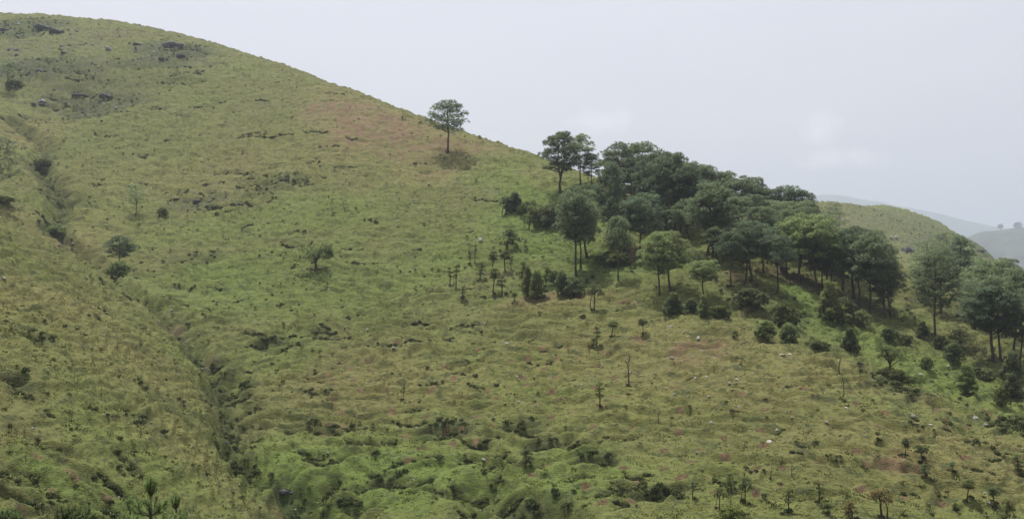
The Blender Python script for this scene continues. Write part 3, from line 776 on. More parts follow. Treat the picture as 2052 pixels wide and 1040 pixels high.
# ------------------------------------------------------------------ the big pines
YEL = (1.4, 1.35, 1.0); DRK = (.85, .92, .96); PAL = (1.45, 1.45, 1.35); MID = (1.08, 1.08, 1.05)
g_g = 'tall pines of the grove'
PINES = [
 ('lone', 897,305,200,82,'lone flat-topped pine standing by itself on the bare brown slope','lone pine'),
 ('fork', 1123,385,262,76,'open pine forking low into several stems, uphill end of the grove','pine'),
 ('sparse',1164,370,266,62,'slim see-through pine just right of the low-forking pine','pine'),
 ('sparse',1186,376,306,46,'smallest slim pine at the uphill end, right of two taller open pines','pine'),
 ('dome1',1229,500,318,80,'tall pine with a thick black trunk rising from a dark round bush','pine'),
 ('dome2',1256,408,284,112,'broad rounded pine against the sky where the dense grove begins','pine'),
 ('twin', 1286,402,281,92,'pine with a leaning forked trunk against the sky behind the grove edge','pine'),
 ('round1',1155,556,372,84,'tall pine with a straight bare trunk, front of the clump of three at left','pine'),
 ('dome3',1164,540,392,72,'thin-trunked pine in the middle of the clump of three at left','pine'),
 ('twin', 1177,518,402,82,'pine with splitting trunk, right of the clump of three at left','pine'),
 ('round3',1160,430,368,90,'low wide pine crown behind the clump of three pines','pine'),
 ('dome3',1239,563,430,56,'slender small-crowned pine in front of the thick black trunk','pine'),
 ('round1',1283,526,384,80,'pine with a straight dark trunk beside the patch of bare reddish earth','pine'),
 ('dome2',1322,592,462,84,'light green umbrella pine with a crooked curved trunk','pine'),
 ('dome1',1345,586,458,104,'light green umbrella pine with straight twin-looking trunk beside the crooked one','pine'),
 ('round3',1408,598,518,62,'small bright pine with a thin trunk at the lower edge of the shade','pine'),
 ('round1',1334,458,302,84,'back pine left of the row of close dark trunks below the skyline','pine'),
 ('dome1',1350,463,316,76,'pine of the row of close dark trunks, second from left','pine'),
 ('round3',1363,466,325,74,'pine in the middle of the row of close dark trunks','pine'),
 ('dome3',1376,468,330,76,'pine at the right end of the row of close dark trunks','pine'),
 ('round2',1312,440,298,80,'dark pine on the skyline right of the broad rounded crown','pine'),
 ('dome2',1417,512,362,96,'wide pine with two black trunks left of the umbrella canopy','pine'),
 ('round1',1429,516,372,70,'narrower pine just right of the wide two-trunked pine','pine'),
 ('tall2',1437,520,430,40,'thin young pine between the two-trunked pine and the umbrella canopy','pine'),
 ('dome3',1465,573,462,66,'small umbrella pine with a clean thin trunk, left of the layered canopy','pine'),
 ('dome2',1492,570,440,96,'left pine under the broad layered umbrella canopy','pine'),
 ('dome1',1508,562,438,100,'middle pine under the broad layered umbrella canopy','pine'),
 ('dome2',1530,545,446,84,'back pine under the right shoulder of the layered canopy','pine'),
 ('dome3',1558,587,468,76,'right-hand front pine of the layered canopy beside the sunny glade','pine'),
 ('round2',1576,545,440,60,'thin pine behind the right edge of the layered canopy','pine'),
 ('round1',1602,566,424,92,'pale-topped round pine above the sunny grass glade','pine'),
 ('round3',1633,582,432,84,'soft green pine directly right of the pale-topped round pine','pine'),
 ('sparse',1648,578,445,70,'thin pine standing behind the soft green pine at the glade','pine'),
 ('dome1',1668,600,470,72,'pine with drooping lower limbs at the right rim of the glade','pine'),
 ('round1',1712,598,450,96,'high dark pine in the middle of the lower right clump','pine'),
 ('round2',1690,585,462,80,'pine on the left of the lower right clump','pine'),
 ('dome2',1742,622,462,98,'broad pine with a thick trunk in the lower right clump','pine'),
 ('round3',1724,615,480,72,'pine with thin trunk left of the thick one in the lower right clump','pine'),
 ('dome1',1784,637,506,78,'rounded pine at the right edge of the lower right clump','pine'),
 ('tall1',1776,636,520,48,'narrow pine hidden behind the rounded edge pine of the clump','pine'),
 ('sparse',1874,672,500,88,'tall pine with a long bare trunk standing on open grass at right','pine'),
 ('sparse',1886,628,492,80,'slanting pine behind the long bare trunk at right','pine'),
 ('tall1',1921,602,470,58,'narrow dark pine on the ledge at the foot of the rocky hill','pine'),
 ('round1',1992,727,560,112,'dark pine with a black trunk at the far right clump','pine'),
 ('dome2',2006,722,548,104,'second pine of the far right clump, behind the black trunk','pine'),
 ('round2',1985,660,514,110,'tall pale green pine rising over the far right clump','pine'),
 ('dome1',2030,700,530,90,'pine at the right border of the picture above the bushes','pine'),
 ('round3',2045,740,600,70,'dense low pine cut by the right border of the picture','pine'),
 ('wispy',2,405,272,84,'thin pine cut by the left border, reaching out to the right','pine'),
 ('wispy',18,182,116,40,'small hazy pine high on the hill at the left border','pine'),
 ('wispy',271,432,368,44,'small see-through pine alone on the left part of the slope','pine'),
 ('sparse',238,540,470,60,'small dark pine growing from a bush beside the gully','pine'),
 ('pale', 1670,505,404,60,'pale wispy pine against the rocky hill at the end of the grove','pine'),
]
for (k, u, v, t, w, lab, cat) in PINES:
    tint = YEL if k in () or 'light green' in lab or 'bright' in lab or 'pale-topped' in lab else (PAL if 'pale' in lab or 'see-through' in lab or 'hazy' in lab else (DRK if 'dark' in lab or 'layered' in lab else MID))
    plant(k, u, v, t, w, lab, 'pine tree', 'pine_tree', None if u < 1100 else g_g, tint=tint)
# back rows: they stand on the crest, their feet hidden; (u, distance, top v, width)
BACK = [
 ('round1',1330,172,306,70,'crest pine behind the row of close dark trunks, farthest left'),
 ('dome1',1362,170,318,66,'crest pine showing a flat top behind the close dark trunks'),
 ('round2',1392,168,322,66,'crest pine with a notch of sky on its left'),
 ('dome3',1412,166,328,60,'crest pine whose top steps down right of the notch'),
 ('round3',1436,166,340,64,'crest pine above the wide two-trunked pine'),
 ('dome2',1460,164,342,70,'crest pine with a knobbly top right of a gap of sky'),
 ('round1',1488,160,350,76,'crest pine whose grey branches fan upward from a low fork'),
 ('dome1',1512,160,360,66,'crest pine right of the fan-branched one'),
 ('round3',1538,158,372,60,'crest pine in the dip between two higher dark tops'),
 ('round2',1562,156,370,66,'dark blue-green crest pine left of the darkest one'),
 ('tall1',1588,154,371,66,'darkest crest pine with a ragged spiky top'),
 ('tall2',1610,154,378,52,'spiky crest pine at the right end of the dark row'),
 ('tall1',1628,152,400,40,'lowest small spire at the right end of the crest row'),
 ('round2',1450,148,376,80,'dark pine crown filling the grove below the crest row, left'),
 ('round1',1500,145,388,90,'dark pine crown filling the grove above the layered canopy'),
 ('round2',1545,145,398,84,'dark pine crown filling the grove left of the pale-topped pine'),
 ('round3',1590,148,398,74,'shadowed pine crown directly above the pale-topped pine'),
 ('round1',1390,142,350,84,'dark pine crown filling the grove between the trunk row and the two-trunked pine'),
 ('pale', 1660,140,420,70,'pale wispy pine in front of the rocky hill, left of the gap'),
 ('round2',1650,132,448,76,'soft green pine crown behind the glade pines'),
 ('round1',1735,140,458,76,'high pine crown at the top of the lower right clump'),
 ('round3',1765,138,490,66,'shoulder pine behind the lower right clump'),
 ('pale', 1868,150,478,70,'pale pine in front of the rocky hill, left of the narrow dark one'),
 ('pale', 1900,158,462,64,'pale pine crown overlapping the rocky hill'),
 ('pale', 1945,140,505,66,'pale pine between the narrow dark pine and the right clump'),
 ('round1',2010,150,516,80,'back pine outlined against the blue far hill'),
 ('round3',2040,142,540,60,'back pine at the right border below the blue far hill'),
 ('pale', 1850,136,500,60,'thin pale pine left of the long bare trunk'),
 ('round2',1268,152,330,80,'dark pine crown under the broad rounded skyline pine'),
 ('round3',1310,148,350,70,'pine crown filling the gap left of the row of close trunks'),
 ('dome1',1380,133,395,84,'inner pine under the crest left of the wide two-trunked pine'),
 ('dome1',1455,131,405,84,'inner pine between the two-trunked pine and the layered canopy'),
 ('dome3',1478,138,392,80,'shaded inner pine behind the left shoulder of the layered canopy'),
 ('dome3',1525,134,412,84,'shaded inner pine rising behind the middle of the layered canopy'),
 ('dome1',1572,133,415,80,'shaded inner pine left behind the pale-topped round pine'),
 ('dome1',1620,136,410,76,'inner pine behind the gap between the glade pines'),
 ('dome3',1300,140,385,74,'inner pine behind the straight trunk beside the reddish earth'),
 ('dome3',1345,137,392,80,'low inner pine crossing the feet of the row of close dark trunks'),
 ('dome3',1690,128,455,78,'inner pine joining the soft green pines to the lower right clump'),
 ('dome1',1715,130,462,82,'inner pine behind the high dark pine of the lower right clump'),
 ('dome1',1215,138,372,70,'inner pine behind the thick black trunk, left side'),
 ('round3',1250,132,402,70,'inner pine between the thick black trunk and the slender small-crowned pine'),
 ('dome3',1440,122,452,70,'low pine left of the small umbrella pine, in the shade'),
 ('round3',1600,124,470,70,'low pine in the shade behind the sunny glade'),
 ('round1',1655,122,480,70,'low pine between the glade rim and the lower right clump'),
 ('dome1',1960,128,540,84,'pine filling the left side of the far right clump'),
 ('sparse',1390,118,498,60,'thin light pine behind the umbrella pine with the straight trunk'),
]
for (k, u, y, t, w, lab) in BACK:
    tint = PAL if 'pale' in lab else (DRK if 'dark' in lab else MID)
    plant(k, u, 0, t, w * (.92 if 'inner' in lab else 1.1), lab, 'pine tree', 'pine_tree', g_g, y=y, tint=tint)

# ------------------------------------------------------------------ young pines, bushes, bare stems
SMALL = [
 # key, u, vbase, vtop, width, label, category, name
 ('young4',1014,430,392,34,'small round pine casting a dark spot, left of the twin dark little pine','young pine'),
 ('cone1',1030,425,382,44,'dense dark little pine, highest of the group left of the clump of three','young pine'),
 ('bush3',1062,432,400,46,'low bushy pine right of the dense dark little pine','young pine'),
 ('young2',1060,462,410,26,'thin young pine in front of the low bushy pines','young pine'),
 ('bush3',1085,452,408,60,'wide grey-green thicket of small pines left of the clump of three','bush'),
 ('bush3',1115,456,402,66,'wide thicket of small pines touching the clump of three','bush'),
 ('young2',1015,503,456,40,'airy young pine alone on the bright grass below the dark group','young pine'),
 ('young2',1028,484,458,22,'narrow young pine just behind the airy one','young pine'),
 ('young3',1052,498,478,10,'tiny young pine above the round pale boulder','young pine'),
 ('young3',902,572,532,14,'leftmost thin sapling of the scattered saplings on the mid slope','sapling'),
 ('young3',914,577,528,14,'second thin sapling from the left of the scattered saplings','sapling'),
 ('young3',942,532,500,10,'thin sapling highest up among the scattered ones','sapling'),
 ('young3',952,528,488,9,'bare-stemmed sapling near the flat grey stone','sapling'),
 ('young2',962,562,522,18,'sapling with short side twigs in the scattered group','sapling'),
 ('young1',986,548,500,24,'small pine with a round head upslope in the scattered group','sapling'),
 ('young1',1012,543,500,26,'small round-headed pine over a dark grass clump','sapling'),
 ('young3',1024,540,512,12,'thin sapling right of the round-headed pine over dark grass','sapling'),
 ('young1',988,588,534,24,'taller sapling over bare soil in the scattered group','sapling'),
 ('young3',1006,592,550,18,'sapling leaning over a dark clump, right of the taller one','sapling'),
 ('young1',1031,605,584,13,'little lollipop-shaped pine left of the dense thicket','sapling'),
 ('young3',927,600,572,18,'lowest left sapling with a dark tuft at its foot','sapling'),
 ('young2',1048,572,520,22,'sapling standing above the dense thicket of pine saplings','sapling'),
 ('cone1',1058,598,530,28,'left half of the dense thicket of pine saplings over a white stone','young pine'),
 ('cone2',1075,600,535,32,'right half of the dense thicket of pine saplings over a white stone','young pine'),
 ('young2',1094,578,530,24,'young pine between the dense thicket and the tree shade','sapling'),
 ('bush3',1112,570,540,36,'dark bush at the left end of the tree shade','bush'),
 ('cone2',1126,592,538,30,'young dark pine at the lower left corner of the tree shade','young pine'),
 ('bush3',1150,596,552,44,'bush along the lower edge of the tree shade','bush'),
 ('young1',1092,597,576,16,'tiny pine at the right foot of the dense thicket','sapling'),
 ('young4',1191,622,566,36,'small pine on two thin stems above a round dark scrub clump','young pine'),
 ('young3',1196,694,652,14,'thin sapling left of the bushy-headed sapling','sapling'),
 ('young1',1226,674,642,26,'bushy-headed sapling on the dry slope below the grove','sapling'),
 ('young1',1289,670,637,19,'lollipop sapling with a dark foot below the grove','sapling'),
 ('young2',1186,700,676,20,'low sapling left of and below the thin sapling','sapling'),
 ('dead1',1261,772,704,26,'dead leafless little tree beside a white stone','dead tree'),
 ('young3',1202,816,764,20,'lonely thin sapling with tufts near its foot, mid slope','sapling'),
 ('dead2',1320,842,816,8,'short bare stem standing in the grass','bare stem'),
 ('young1',1472,678,662,18,'tiny dark flat-headed sapling on the dry grass','sapling'),
 ('cone1',1348,630,583,50,'dark bushy young pine under the crooked umbrella pine','young pine'),
 ('cone2',1385,626,596,28,'small dark young pine in the middle of the forest-edge bushes','young pine'),
 ('cone1',1411,636,588,32,'dark upright young pine at the foot of the small bright pine','young pine'),
 ('bush1',1445,636,610,40,'low dark bush at the right end of the forest-edge bushes','bush'),
 ('bush2',1430,630,612,40,'low bush between the upright young pine and the last dark bush','bush'),
 ('cone2',1534,681,639,42,'left of the two round bright green pine bushes below the deep shade','young pine'),
 ('cone2',1579,688,643,44,'right of the two round bright green pine bushes below the deep shade','young pine'),
 ('bush3',1572,655,600,60,'dark shaded bush above the two round pine bushes','bush'),
 ('bush1',1505,620,575,66,'deep shaded shrub mass under the layered canopy','bush'),
 ('bush1',1228,532,500,62,'round dark bush at the foot of the thick black trunk','bush'),
 ('cone1',1704,702,654,42,'dark square-looking pine bush below the lower right clump','young pine'),
 ('cone1',1662,640,558,58,'tall leafy young pine at the right rim of the sunny glade','young pine'),
 ('bush3',1692,645,590,54,'drooping bush between the glade and the lower right clump','bush'),
 ('young2',1688,655,612,44,'young pine in front of the drooping bush','young pine'),
 ('bush3',1725,655,618,46,'grey-green bush below the thick trunk of the lower right clump','bush'),
 ('bush2',1640,700,680,36,'low green bush on the rim of the dry slope','bush'),
 ('bush1',1782,682,655,34,'bush on the green slope below the rounded edge pine','bush'),
 ('cone1',1848,678,642,34,'dark leaning bush left of the long bare trunk','bush'),
 ('bush2',1815,690,668,28,'small round bush between the leaning bush and the clump','bush'),
 ('cone2',1910,724,684,38,'dark round bush right of the foot of the long bare trunk','bush'),
 ('bush3',1857,740,712,26,'small dark round shrub halfway down the green slope','bush'),
 ('cone1',1937,796,726,52,'dense conical pine alone above the dry rim','young pine'),
 ('bush3',1978,765,735,34,'pale bush right of the dense conical pine','bush'),
 ('bush1',1884,700,672,30,'bush at the foot of the long bare trunk','bush'),
 ('leafy2',1925,700,655,60,'pale thin-leaved tree with a curved stem behind the round bush','small tree'),
 ('leafy1',1784,752,686,62,'thin-leaved crooked tree rising from a dark shrub strip','small tree'),
 ('bush2',1782,755,735,54,'dark shrub at the foot of the thin-leaved crooked tree','bush'),
 ('bush2',1815,768,750,48,'dark shrub strip trailing down right of the crooked tree','bush'),
 ('dead2',1683,752,710,14,'upper of two bare forked poles on the dry rim','bare stem'),
 ('dead2',1689,797,752,8,'lower of two bare poles on the dry rim','bare stem'),
 ('cone1',2028,765,700,50,'big dark bush at the right border under the pines','bush'),
 ('cone1',2030,802,745,44,'dark bush behind the flat white rock at the right border','bush'),
 ('bush3',2042,862,825,50,'grey-green bush cut by the right border at the dry rim','bush'),
 ('bush1',1960,750,735,24,'small bush right of the dense conical pine, upslope','bush'),
 ('young3',1642,1009,962,22,'sapling with a bent head near the bottom edge right of the grass clumps','sapling'),
 ('young3',1580,1028,978,18,'small sapling over a round hollow near the bottom edge','sapling'),
 ('young1',1659,1042,1006,26,'bright young pine cut by the bottom edge, left of another','sapling'),
 ('young2',1708,1040,1004,30,'spiky young pine on the bottom edge left of the brownish one','sapling'),
 ('young4',1766,1036,976,56,'brownish wide-headed young pine at the bottom right','young pine'),
 ('young1',1760,890,864,14,'tiny sapling high on the right part of the dry slope','sapling'),
 ('young1',1815,917,876,18,'thin-stemmed small pine left of the two dark ones','sapling'),
 ('young1',1848,930,890,28,'dark small pine above another on bare soil','sapling'),
 ('young2',1856,968,928,30,'dark small pine on a mound at the end of the bare soil','sapling'),
 ('young1',1907,957,924,18,'small pale-leaved pine right of the bare soil patch','sapling'),
 ('young1',1938,1007,958,26,'round-headed pine with a straight stem at the lower right','sapling'),
 ('young1',1993,1012,974,30,'dark flat-headed pine beside white stones at the lower right','sapling'),
 ('young2',2014,1042,994,32,'bright pine at the bottom right corner','young pine'),
 ('young2',2040,945,908,26,'small airy pine at the right border over the lower slope','sapling'),
 ('young2',1913,1022,1004,14,'tiny spiky sapling between the straight-stemmed pines','sapling'),
 ('dead2',1966,1028,1002,8,'thin dead twig stem near the bottom right corner','bare stem'),
 ('young4',1442,1022,974,30,'left young pine of the three near the bottom edge','young pine'),
 ('young2',1465,990,944,22,'middle and farthest young pine of the three near the bottom edge','young pine'),
 ('young4',1493,1012,953,32,'right young pine of the three, over a round dark scrub mound','young pine'),
 ('young3',1388,1002,960,14,'thin pale sapling left of the three young pines','sapling'),
 ('dead2',1493,960,932,7,'bare stem behind the right of the three young pines','bare stem'),
 ('dead2',1545,962,932,8,'bare stem right of the three young pines','bare stem'),
 ('dead2',1588,958,930,8,'bare stem farther right beyond the three young pines','bare stem'),
 ('bush3',1470,1060,1012,66,'bright feathery shrub cut by the bottom edge under the three pines','bush'),
 ('young2',1052,945,898,30,'tall feathery green tuft among the dark scrub banks','young pine'),
 ('bush2',530,690,674,32,'dark shrub on the bank right of the gully','bush'),
 ('leafy2',632,545,484,66,'thin leaning broadleaf shrub alone in the middle of the slope','small tree'),
 ('bush3',238,556,520,46,'dark bush at the foot of the small pine by the gully','bush'),
 ('bush2',250,500,484,70,'dark spreading shrub behind the small pine by the gully','bush'),
 ('bush1',30,178,160,34,'dark bush under the small hazy pine at the left border','bush'),
 ('bush2',10,408,392,50,'dark bush under the pine cut by the left border','bush'),
 ('bush3',325,432,414,22,'small bush on the slope right of the small see-through pine','bush'),
 ('young3',809,805,765,6,'single thin stem in the lower middle of the slope','sapling'),
 ('bush3',655,515,488,24,'little dark bush at the right foot of the leaning broadleaf shrub','bush'),
 ('bush2',110,470,450,40,'dark bush over the hollow in the upper gully','bush'),
 ('bush2',86,335,315,30,'dark bush in the narrow upper gully','bush'),
 ('bush3',2008,815,770,24,'dark bush left of the flat white rock','bush'),
]
BN = {'sapling': 'pine_sapling', 'young pine': 'young_pine', 'bush': 'bush', 'small tree': 'small_tree', 'bare stem': 'bare_stem', 'dead tree': 'dead_tree'}
for (k, u, v, t, w, lab, cat) in SMALL:
    tint = (1, 1, 1)
    if u < 700 and v < 560: tint = (1.35, 1.35, 1.2)
    elif 'bright' in lab or 'airy' in lab: tint = (1.35, 1.3, .9)
    elif 'dark' in lab: tint = (1., .98, .8) if u > 700 else (1.1, 1.1, 1.1)
    elif 'pale' in lab or 'grey' in lab: tint = (1.5, 1.4, 1.4)
    elif 'brownish' in lab: tint = (1.6, 1.0, .8)
    elif cat in ('sapling', 'young pine'): tint = (1.4, 1.3, .85)
    if v > 1040:
        x = (u - 1026) / F * 55.5; plant(k, u, 0, t, w, lab, cat, BN[cat], y=55.0 if v < 1050 else 54.0, tint=tint)
    else: plant(k, u, v, t, w, lab, cat, BN[cat], {'sapling': 'young pines planted on the slope', 'young pine': 'young pines planted on the slope', 'bush': 'bushes on the hillside'}.get(cat), tint=tint)
# foreground pines just below the viewpoint
plant('candle',303,0,950,170,'close-up young pine whose upright candle shoot rises into the bottom edge','young pine','young_pine','pine tops in the near foreground',y=26,tint=(1.15,1.2,.75))
plant('candle',352,0,982,110,'lower shoots of a second close young pine right of the tall candle shoot','young pine','young_pine','pine tops in the near foreground',y=27.5,tint=(1.1,1.15,.75))
plant('candle',262,0,990,110,'lower shoots of a close young pine left of the tall candle shoot','young pine','young_pine','pine tops in the near foreground',y=28,tint=(1.1,1.15,.75))
plant('bush1',132,0,1008,56,'dark leafy bush top poking into the bottom edge left of the close pine shoots','bush','bush','bushes on the hillside',y=34,tint=(.8,.9,.8))
plant('bush1',2,0,1016,40,'dark leafy bush top in the bottom left corner','bush','bush','bushes on the hillside',y=34,tint=(.8,.9,.8))

# ------------------------------------------------------------------ rocks
import bmesh
def rock_mesh(seed, flat=.55, mat=None, sub=2, parts=1):
    R = np.random.RandomState(seed); bm = bmesh.new()
    for p in range(parts):
        nb = bmesh.new(); bmesh.ops.create_icosphere(nb, subdivisions=sub, radius=.5)
        pl = [(unit(R.normal(0, 1, 3)), R.uniform(.28, .42)) for _ in range(9)]
        off = R.uniform(-1, 1, 3) * [.9, .5, .0] if parts > 1 else np.zeros(3)
        sc = R.uniform(.5, 1.1) if parts > 1 else 1
        for v in nb.verts:
            c = np.array(v.co)
            for nn, d in pl:
                q = c @ nn
                if q > d: c = c - nn * (q - d)
            c = c * (1 + .06 * R.normal()) * [1.2, .9, flat * 1.3] * sc + off
            v.co = c
        me_ = bpy.data.meshes.new('t'); nb.to_mesh(me_); bm.from_mesh(me_); bpy.data.meshes.remove(me_); nb.free()
    me = bpy.data.meshes.new('rock'); bm.to_mesh(me); bm.free(); me.materials.append(mat or M_ROCK)
    return me
RK = [rock_mesh(100 + i, .5 + .1 * (i % 3)) for i in range(6)]
DK = [rock_mesh(120 + i, .5, M_DROCK, 2, 5) for i in range(5)]
LK = [rock_mesh(140 + i, .4, M_ROCK, 2, 3) for i in range(3)]
def rock(u, v, w, label, me, cat='rock', name='rock', group=None, hk=1.0, sink=.18):
    x, y = at(u, v); s = w / F * y / max(.6, np.ptp(_vco(me)[:, 0]))
    o = obj(name, me); o.location = (x, y, ground(x, y) + s * .04 * hk)
    o.scale = (s, s, s * hk); o.rotation_euler = (0, 0, rnd.uniform(-.6, .6))
    return tag(o, label, cat, group)
for u, v, w, lab in [(1053,500,12,'round pale boulder on bright grass left of the clump of three pines'),(1072,515,18,'flat white slab on bright grass below the round pale boulder'),(962,484,20,'flat grey stone above the scattered saplings'),
    (1262,748,12,'white stone beside the dead leafless little tree'),(1477,762,14,'largest white boulder on the stony dry slope'),(1462,772,13,'white boulder left of and below the largest white boulder'),
    (1351,792,11,'white stone standing out alone under the black cut bank'),(1378,794,9,'smaller white stone right of the lone one under the black cut bank'),(1335,663,9,'left stone of the white row above the reddish bank'),(1370,669,9,'stone in the middle of the white row above the reddish bank'),(1383,669,8,'right stone of the white row above the reddish bank'),
    (1343,656,10,'upper stone of the loose white heap above the reddish bank'),(1407,704,15,'white slab below the right end of the reddish bank'),(1432,717,15,'long white slab right of and below the reddish bank'),(1387,719,8,'small white stone below the reddish bank'),(1347,718,14,'long thin white stone below the reddish bank, at its left end'),
    (1425,852,15,'whitish boulder with a dark shadow in the middle of the dry slope'),(1540,912,15,'white stone at the lower end of the broken white ledge'),(1557,862,12,'upper stone of the broken white ledge'),(1534,895,12,'middle stone of the broken white ledge'),(1397,912,12,'pale stone in the lower slope above the three young pines'),
    (1359,897,9,'small white stone in the lower middle of the slope'),(1830,834,14,'pale boulder high on the right part of the dry slope'),(1865,852,18,'broken pale stones right of the pale boulder on the dry slope'),(1955,840,18,'dark outcrop stone on the dry rim at right'),(1975,852,14,'grey stone below the outcrop stone on the dry rim'),
    (2014,792,26,'flat white rock at the right border below the dark bushes'),(1973,992,14,'white stones beside the flat-headed pine at the lower right'),(1958,912,8,'small white stone at the right of the lower slope'),(1556,850,9,'small stone above the broken white ledge'),(1587,848,10,'pale stone in the middle right of the dry slope'),
    (1656,851,12,'pale stone right of the middle of the dry slope'),(343,624,12,'bright white stone in the gully'),(735,665,16,'pale stones on the terrace left of centre'),(793,698,16,'pale stone with a dark hollow below the terrace left of centre'),(730,888,10,'white-topped stone on the lower dark scrub bank'),
    (657,915,9,'small white stone on the lush lower slope, left'),(969,916,14,'pale stone among the lower scrub banks'),(829,962,10,'white stone on the lush lower slope, middle'),(770,928,6,'tiny white stone on the lush lower slope'),(755,985,7,'tiny white stone near the bottom edge, left of middle'),(890,994,9,'white stone near the bottom edge, middle'),
    (1015,690,14,'stone on the terrace right of centre'),(970,650,12,'stone on the upper terrace right of centre'),(1040,808,12,'flat pale stone in the middle of the slope'),(1085,808,7,'bright white pebble upright in the middle of the slope'),(8,560,22,'overhanging flat rock at the left border'),(208,672,8,'small round rock on the near left slope'),
    (118,492,14,'white stone at the head of the near left slope'),(145,500,12,'second white stone at the head of the near left slope'),(398,672,8,'small white stone beside the gully'),(238,995,10,'white stone on the bottom left slope'),(1300,752,9,'white stone right of the dead tree stone'),(1508,752,10,'white stone at the right of the stony dry slope'),
    (1490,690,12,'pale slab above the stony dry slope'),(1640,690,10,'white stone under the low green bush on the rim'),(1625,686,9,'second white stone under the low green bush on the rim'),(1412,604,16,'pale rock behind the dark upright young pine'),(60,905,8,'small white stone on the bottom left terraces'),
    (1900,738,12,'white stone on the green slope below the round bush'),(1845,752,14,'long pale stone on the green slope'),(150,60,8,'pale stone on the hill top'),(240,72,9,'pale stone near the hill top skyline')]:
    rock(u, v, w * .58, lab, (LK if w >= 15 and rnd.random() < .5 else RK)[rnd.randrange(3)], 'rock' if w > 10 else 'stone', 'rock', 'pale stones on the slope', hk=rnd.uniform(.9, 1.3))
for u, v, w, lab in [(90,58,44,'dark outcrop nearest the hill top, at left'),(8,62,30,'dark outcrop at the left border under the hill top'),(118,66,40,'dark outcrop spreading right under the hill top'),(35,100,46,'large dark outcrop left of the hill face'),(85,122,34,'dark outcrop below the large one'),(88,145,36,'lowest dark outcrop of the left summit group'),
    (130,108,18,'small dark outcrop right of the left summit group'),(350,96,60,'broad dark outcrop in the right summit group'),(385,98,30,'dark outcrop at the right end of the right summit group'),(280,90,30,'dark outcrop left of the right summit group'),(330,120,28,'outcrop below the broad one of the right summit group'),(365,116,26,'dark outcrop low in the right summit group'),
    (375,136,20,'outcrop alone under the right summit group'),(75,212,34,'dark rocks at the left of the hollow above the gully'),(160,196,40,'dark rocks in the hollow above the gully'),(215,195,36,'dark rocks at the right of the hollow above the gully'),(165,225,30,'rock ledge at the bottom of the hollow above the gully'),
    (397,406,26,'grey rock in the scrub of the middle slope'),(484,412,20,'grey rock right of the scrubby grey rock on the middle slope'),(1576,712,36,'jagged pale outcrop on the rim under the pine bushes'),(1850,478,44,'dark rock band on the far rocky hill, upper left'),(1885,477,40,'dark rock band on the far rocky hill, upper middle'),
    (1920,480,34,'dark rock band on the far rocky hill, upper right'),(1820,505,50,'dark rock band on the far rocky hill, lower left'),(1965,505,34,'dark crag at the right shoulder of the far rocky hill'),(1940,520,40,'dark crag at the foot of the far rocky hill'),(1790,478,36,'pale grey band on the far rocky hill, left'),
    (1010,1030,44,'dark boulders in the ditch at the bottom edge, middle'),(580,990,50,'dark boulders in the deep part of the gully at the bottom'),(430,742,34,'dark rock step in the gully'),(455,890,28,'dark rock step in the lower gully'),(590,1025,22,'pale flat rocks beside the bottom of the gully'),(345,632,16,'rocks lining the middle of the gully'),(375,655,22,'dark rocks below the white stone of the gully'),
    (1575,545,30,'rocks in the shade under the grove, right'),(1655,578,26,'rocks in the shade beside the glade')]:
    fr = 'far rocky' in lab
    rock(u, v, w * (.6 if fr or 'gully' in lab and v > 500 else .72), lab, (LK[rnd.randrange(3)] if 'pale' in lab else DK[rnd.randrange(5)]), 'rock outcrop', 'rock_outcrop', 'rock outcrops', hk=rnd.uniform(1.0, 1.5) if not fr else 1.7)

# ------------------------------------------------------------------ instanced stuff: grass, scrub, stones
LIB = {}
NRM = 2
def tuft_mesh(seed, n_, h, r, w):
    R = np.random.RandomState(seed); g = Geo()
    p = R.normal(0, r * .4, (n_, 3)); p[:, 2] = -.03
    blades(g, p, unit(np.concatenate([p[:, :2] * 1.2, np.full((n_, 1), .75 * r + .05)], 1)), 1, h, w, .18, R)
    return g
def point_attr_mat(name, trans=.25):
    m, n, l, b = new_mat(name)
    a = n.new('ShaderNodeAttribute'); a.attribute_type = 'INSTANCER'; a.attribute_name = 'tint'
    l.new(a.outputs['Color'], b.inputs['Base Color'])
    b.inputs['Roughness'].default_value = .8
    if trans:
        tr = n.new('ShaderNodeBsdfTranslucent'); l.new(a.outputs['Color'], tr.inputs['Color'])
        mx = n.new('ShaderNodeMixShader'); mx.inputs[0].default_value = trans
        l.new(b.outputs[0], mx.inputs[1]); l.new(tr.outputs[0], mx.inputs[2]); l.new(mx.outputs[0], n['Material Output'].inputs[0])
    return m
M_GRASS = point_attr_mat('grass_blades', .12)
M_SCRUB = point_attr_mat('scrub_leaves', .2)
M_STONE = point_attr_mat('stone_surface', 0)
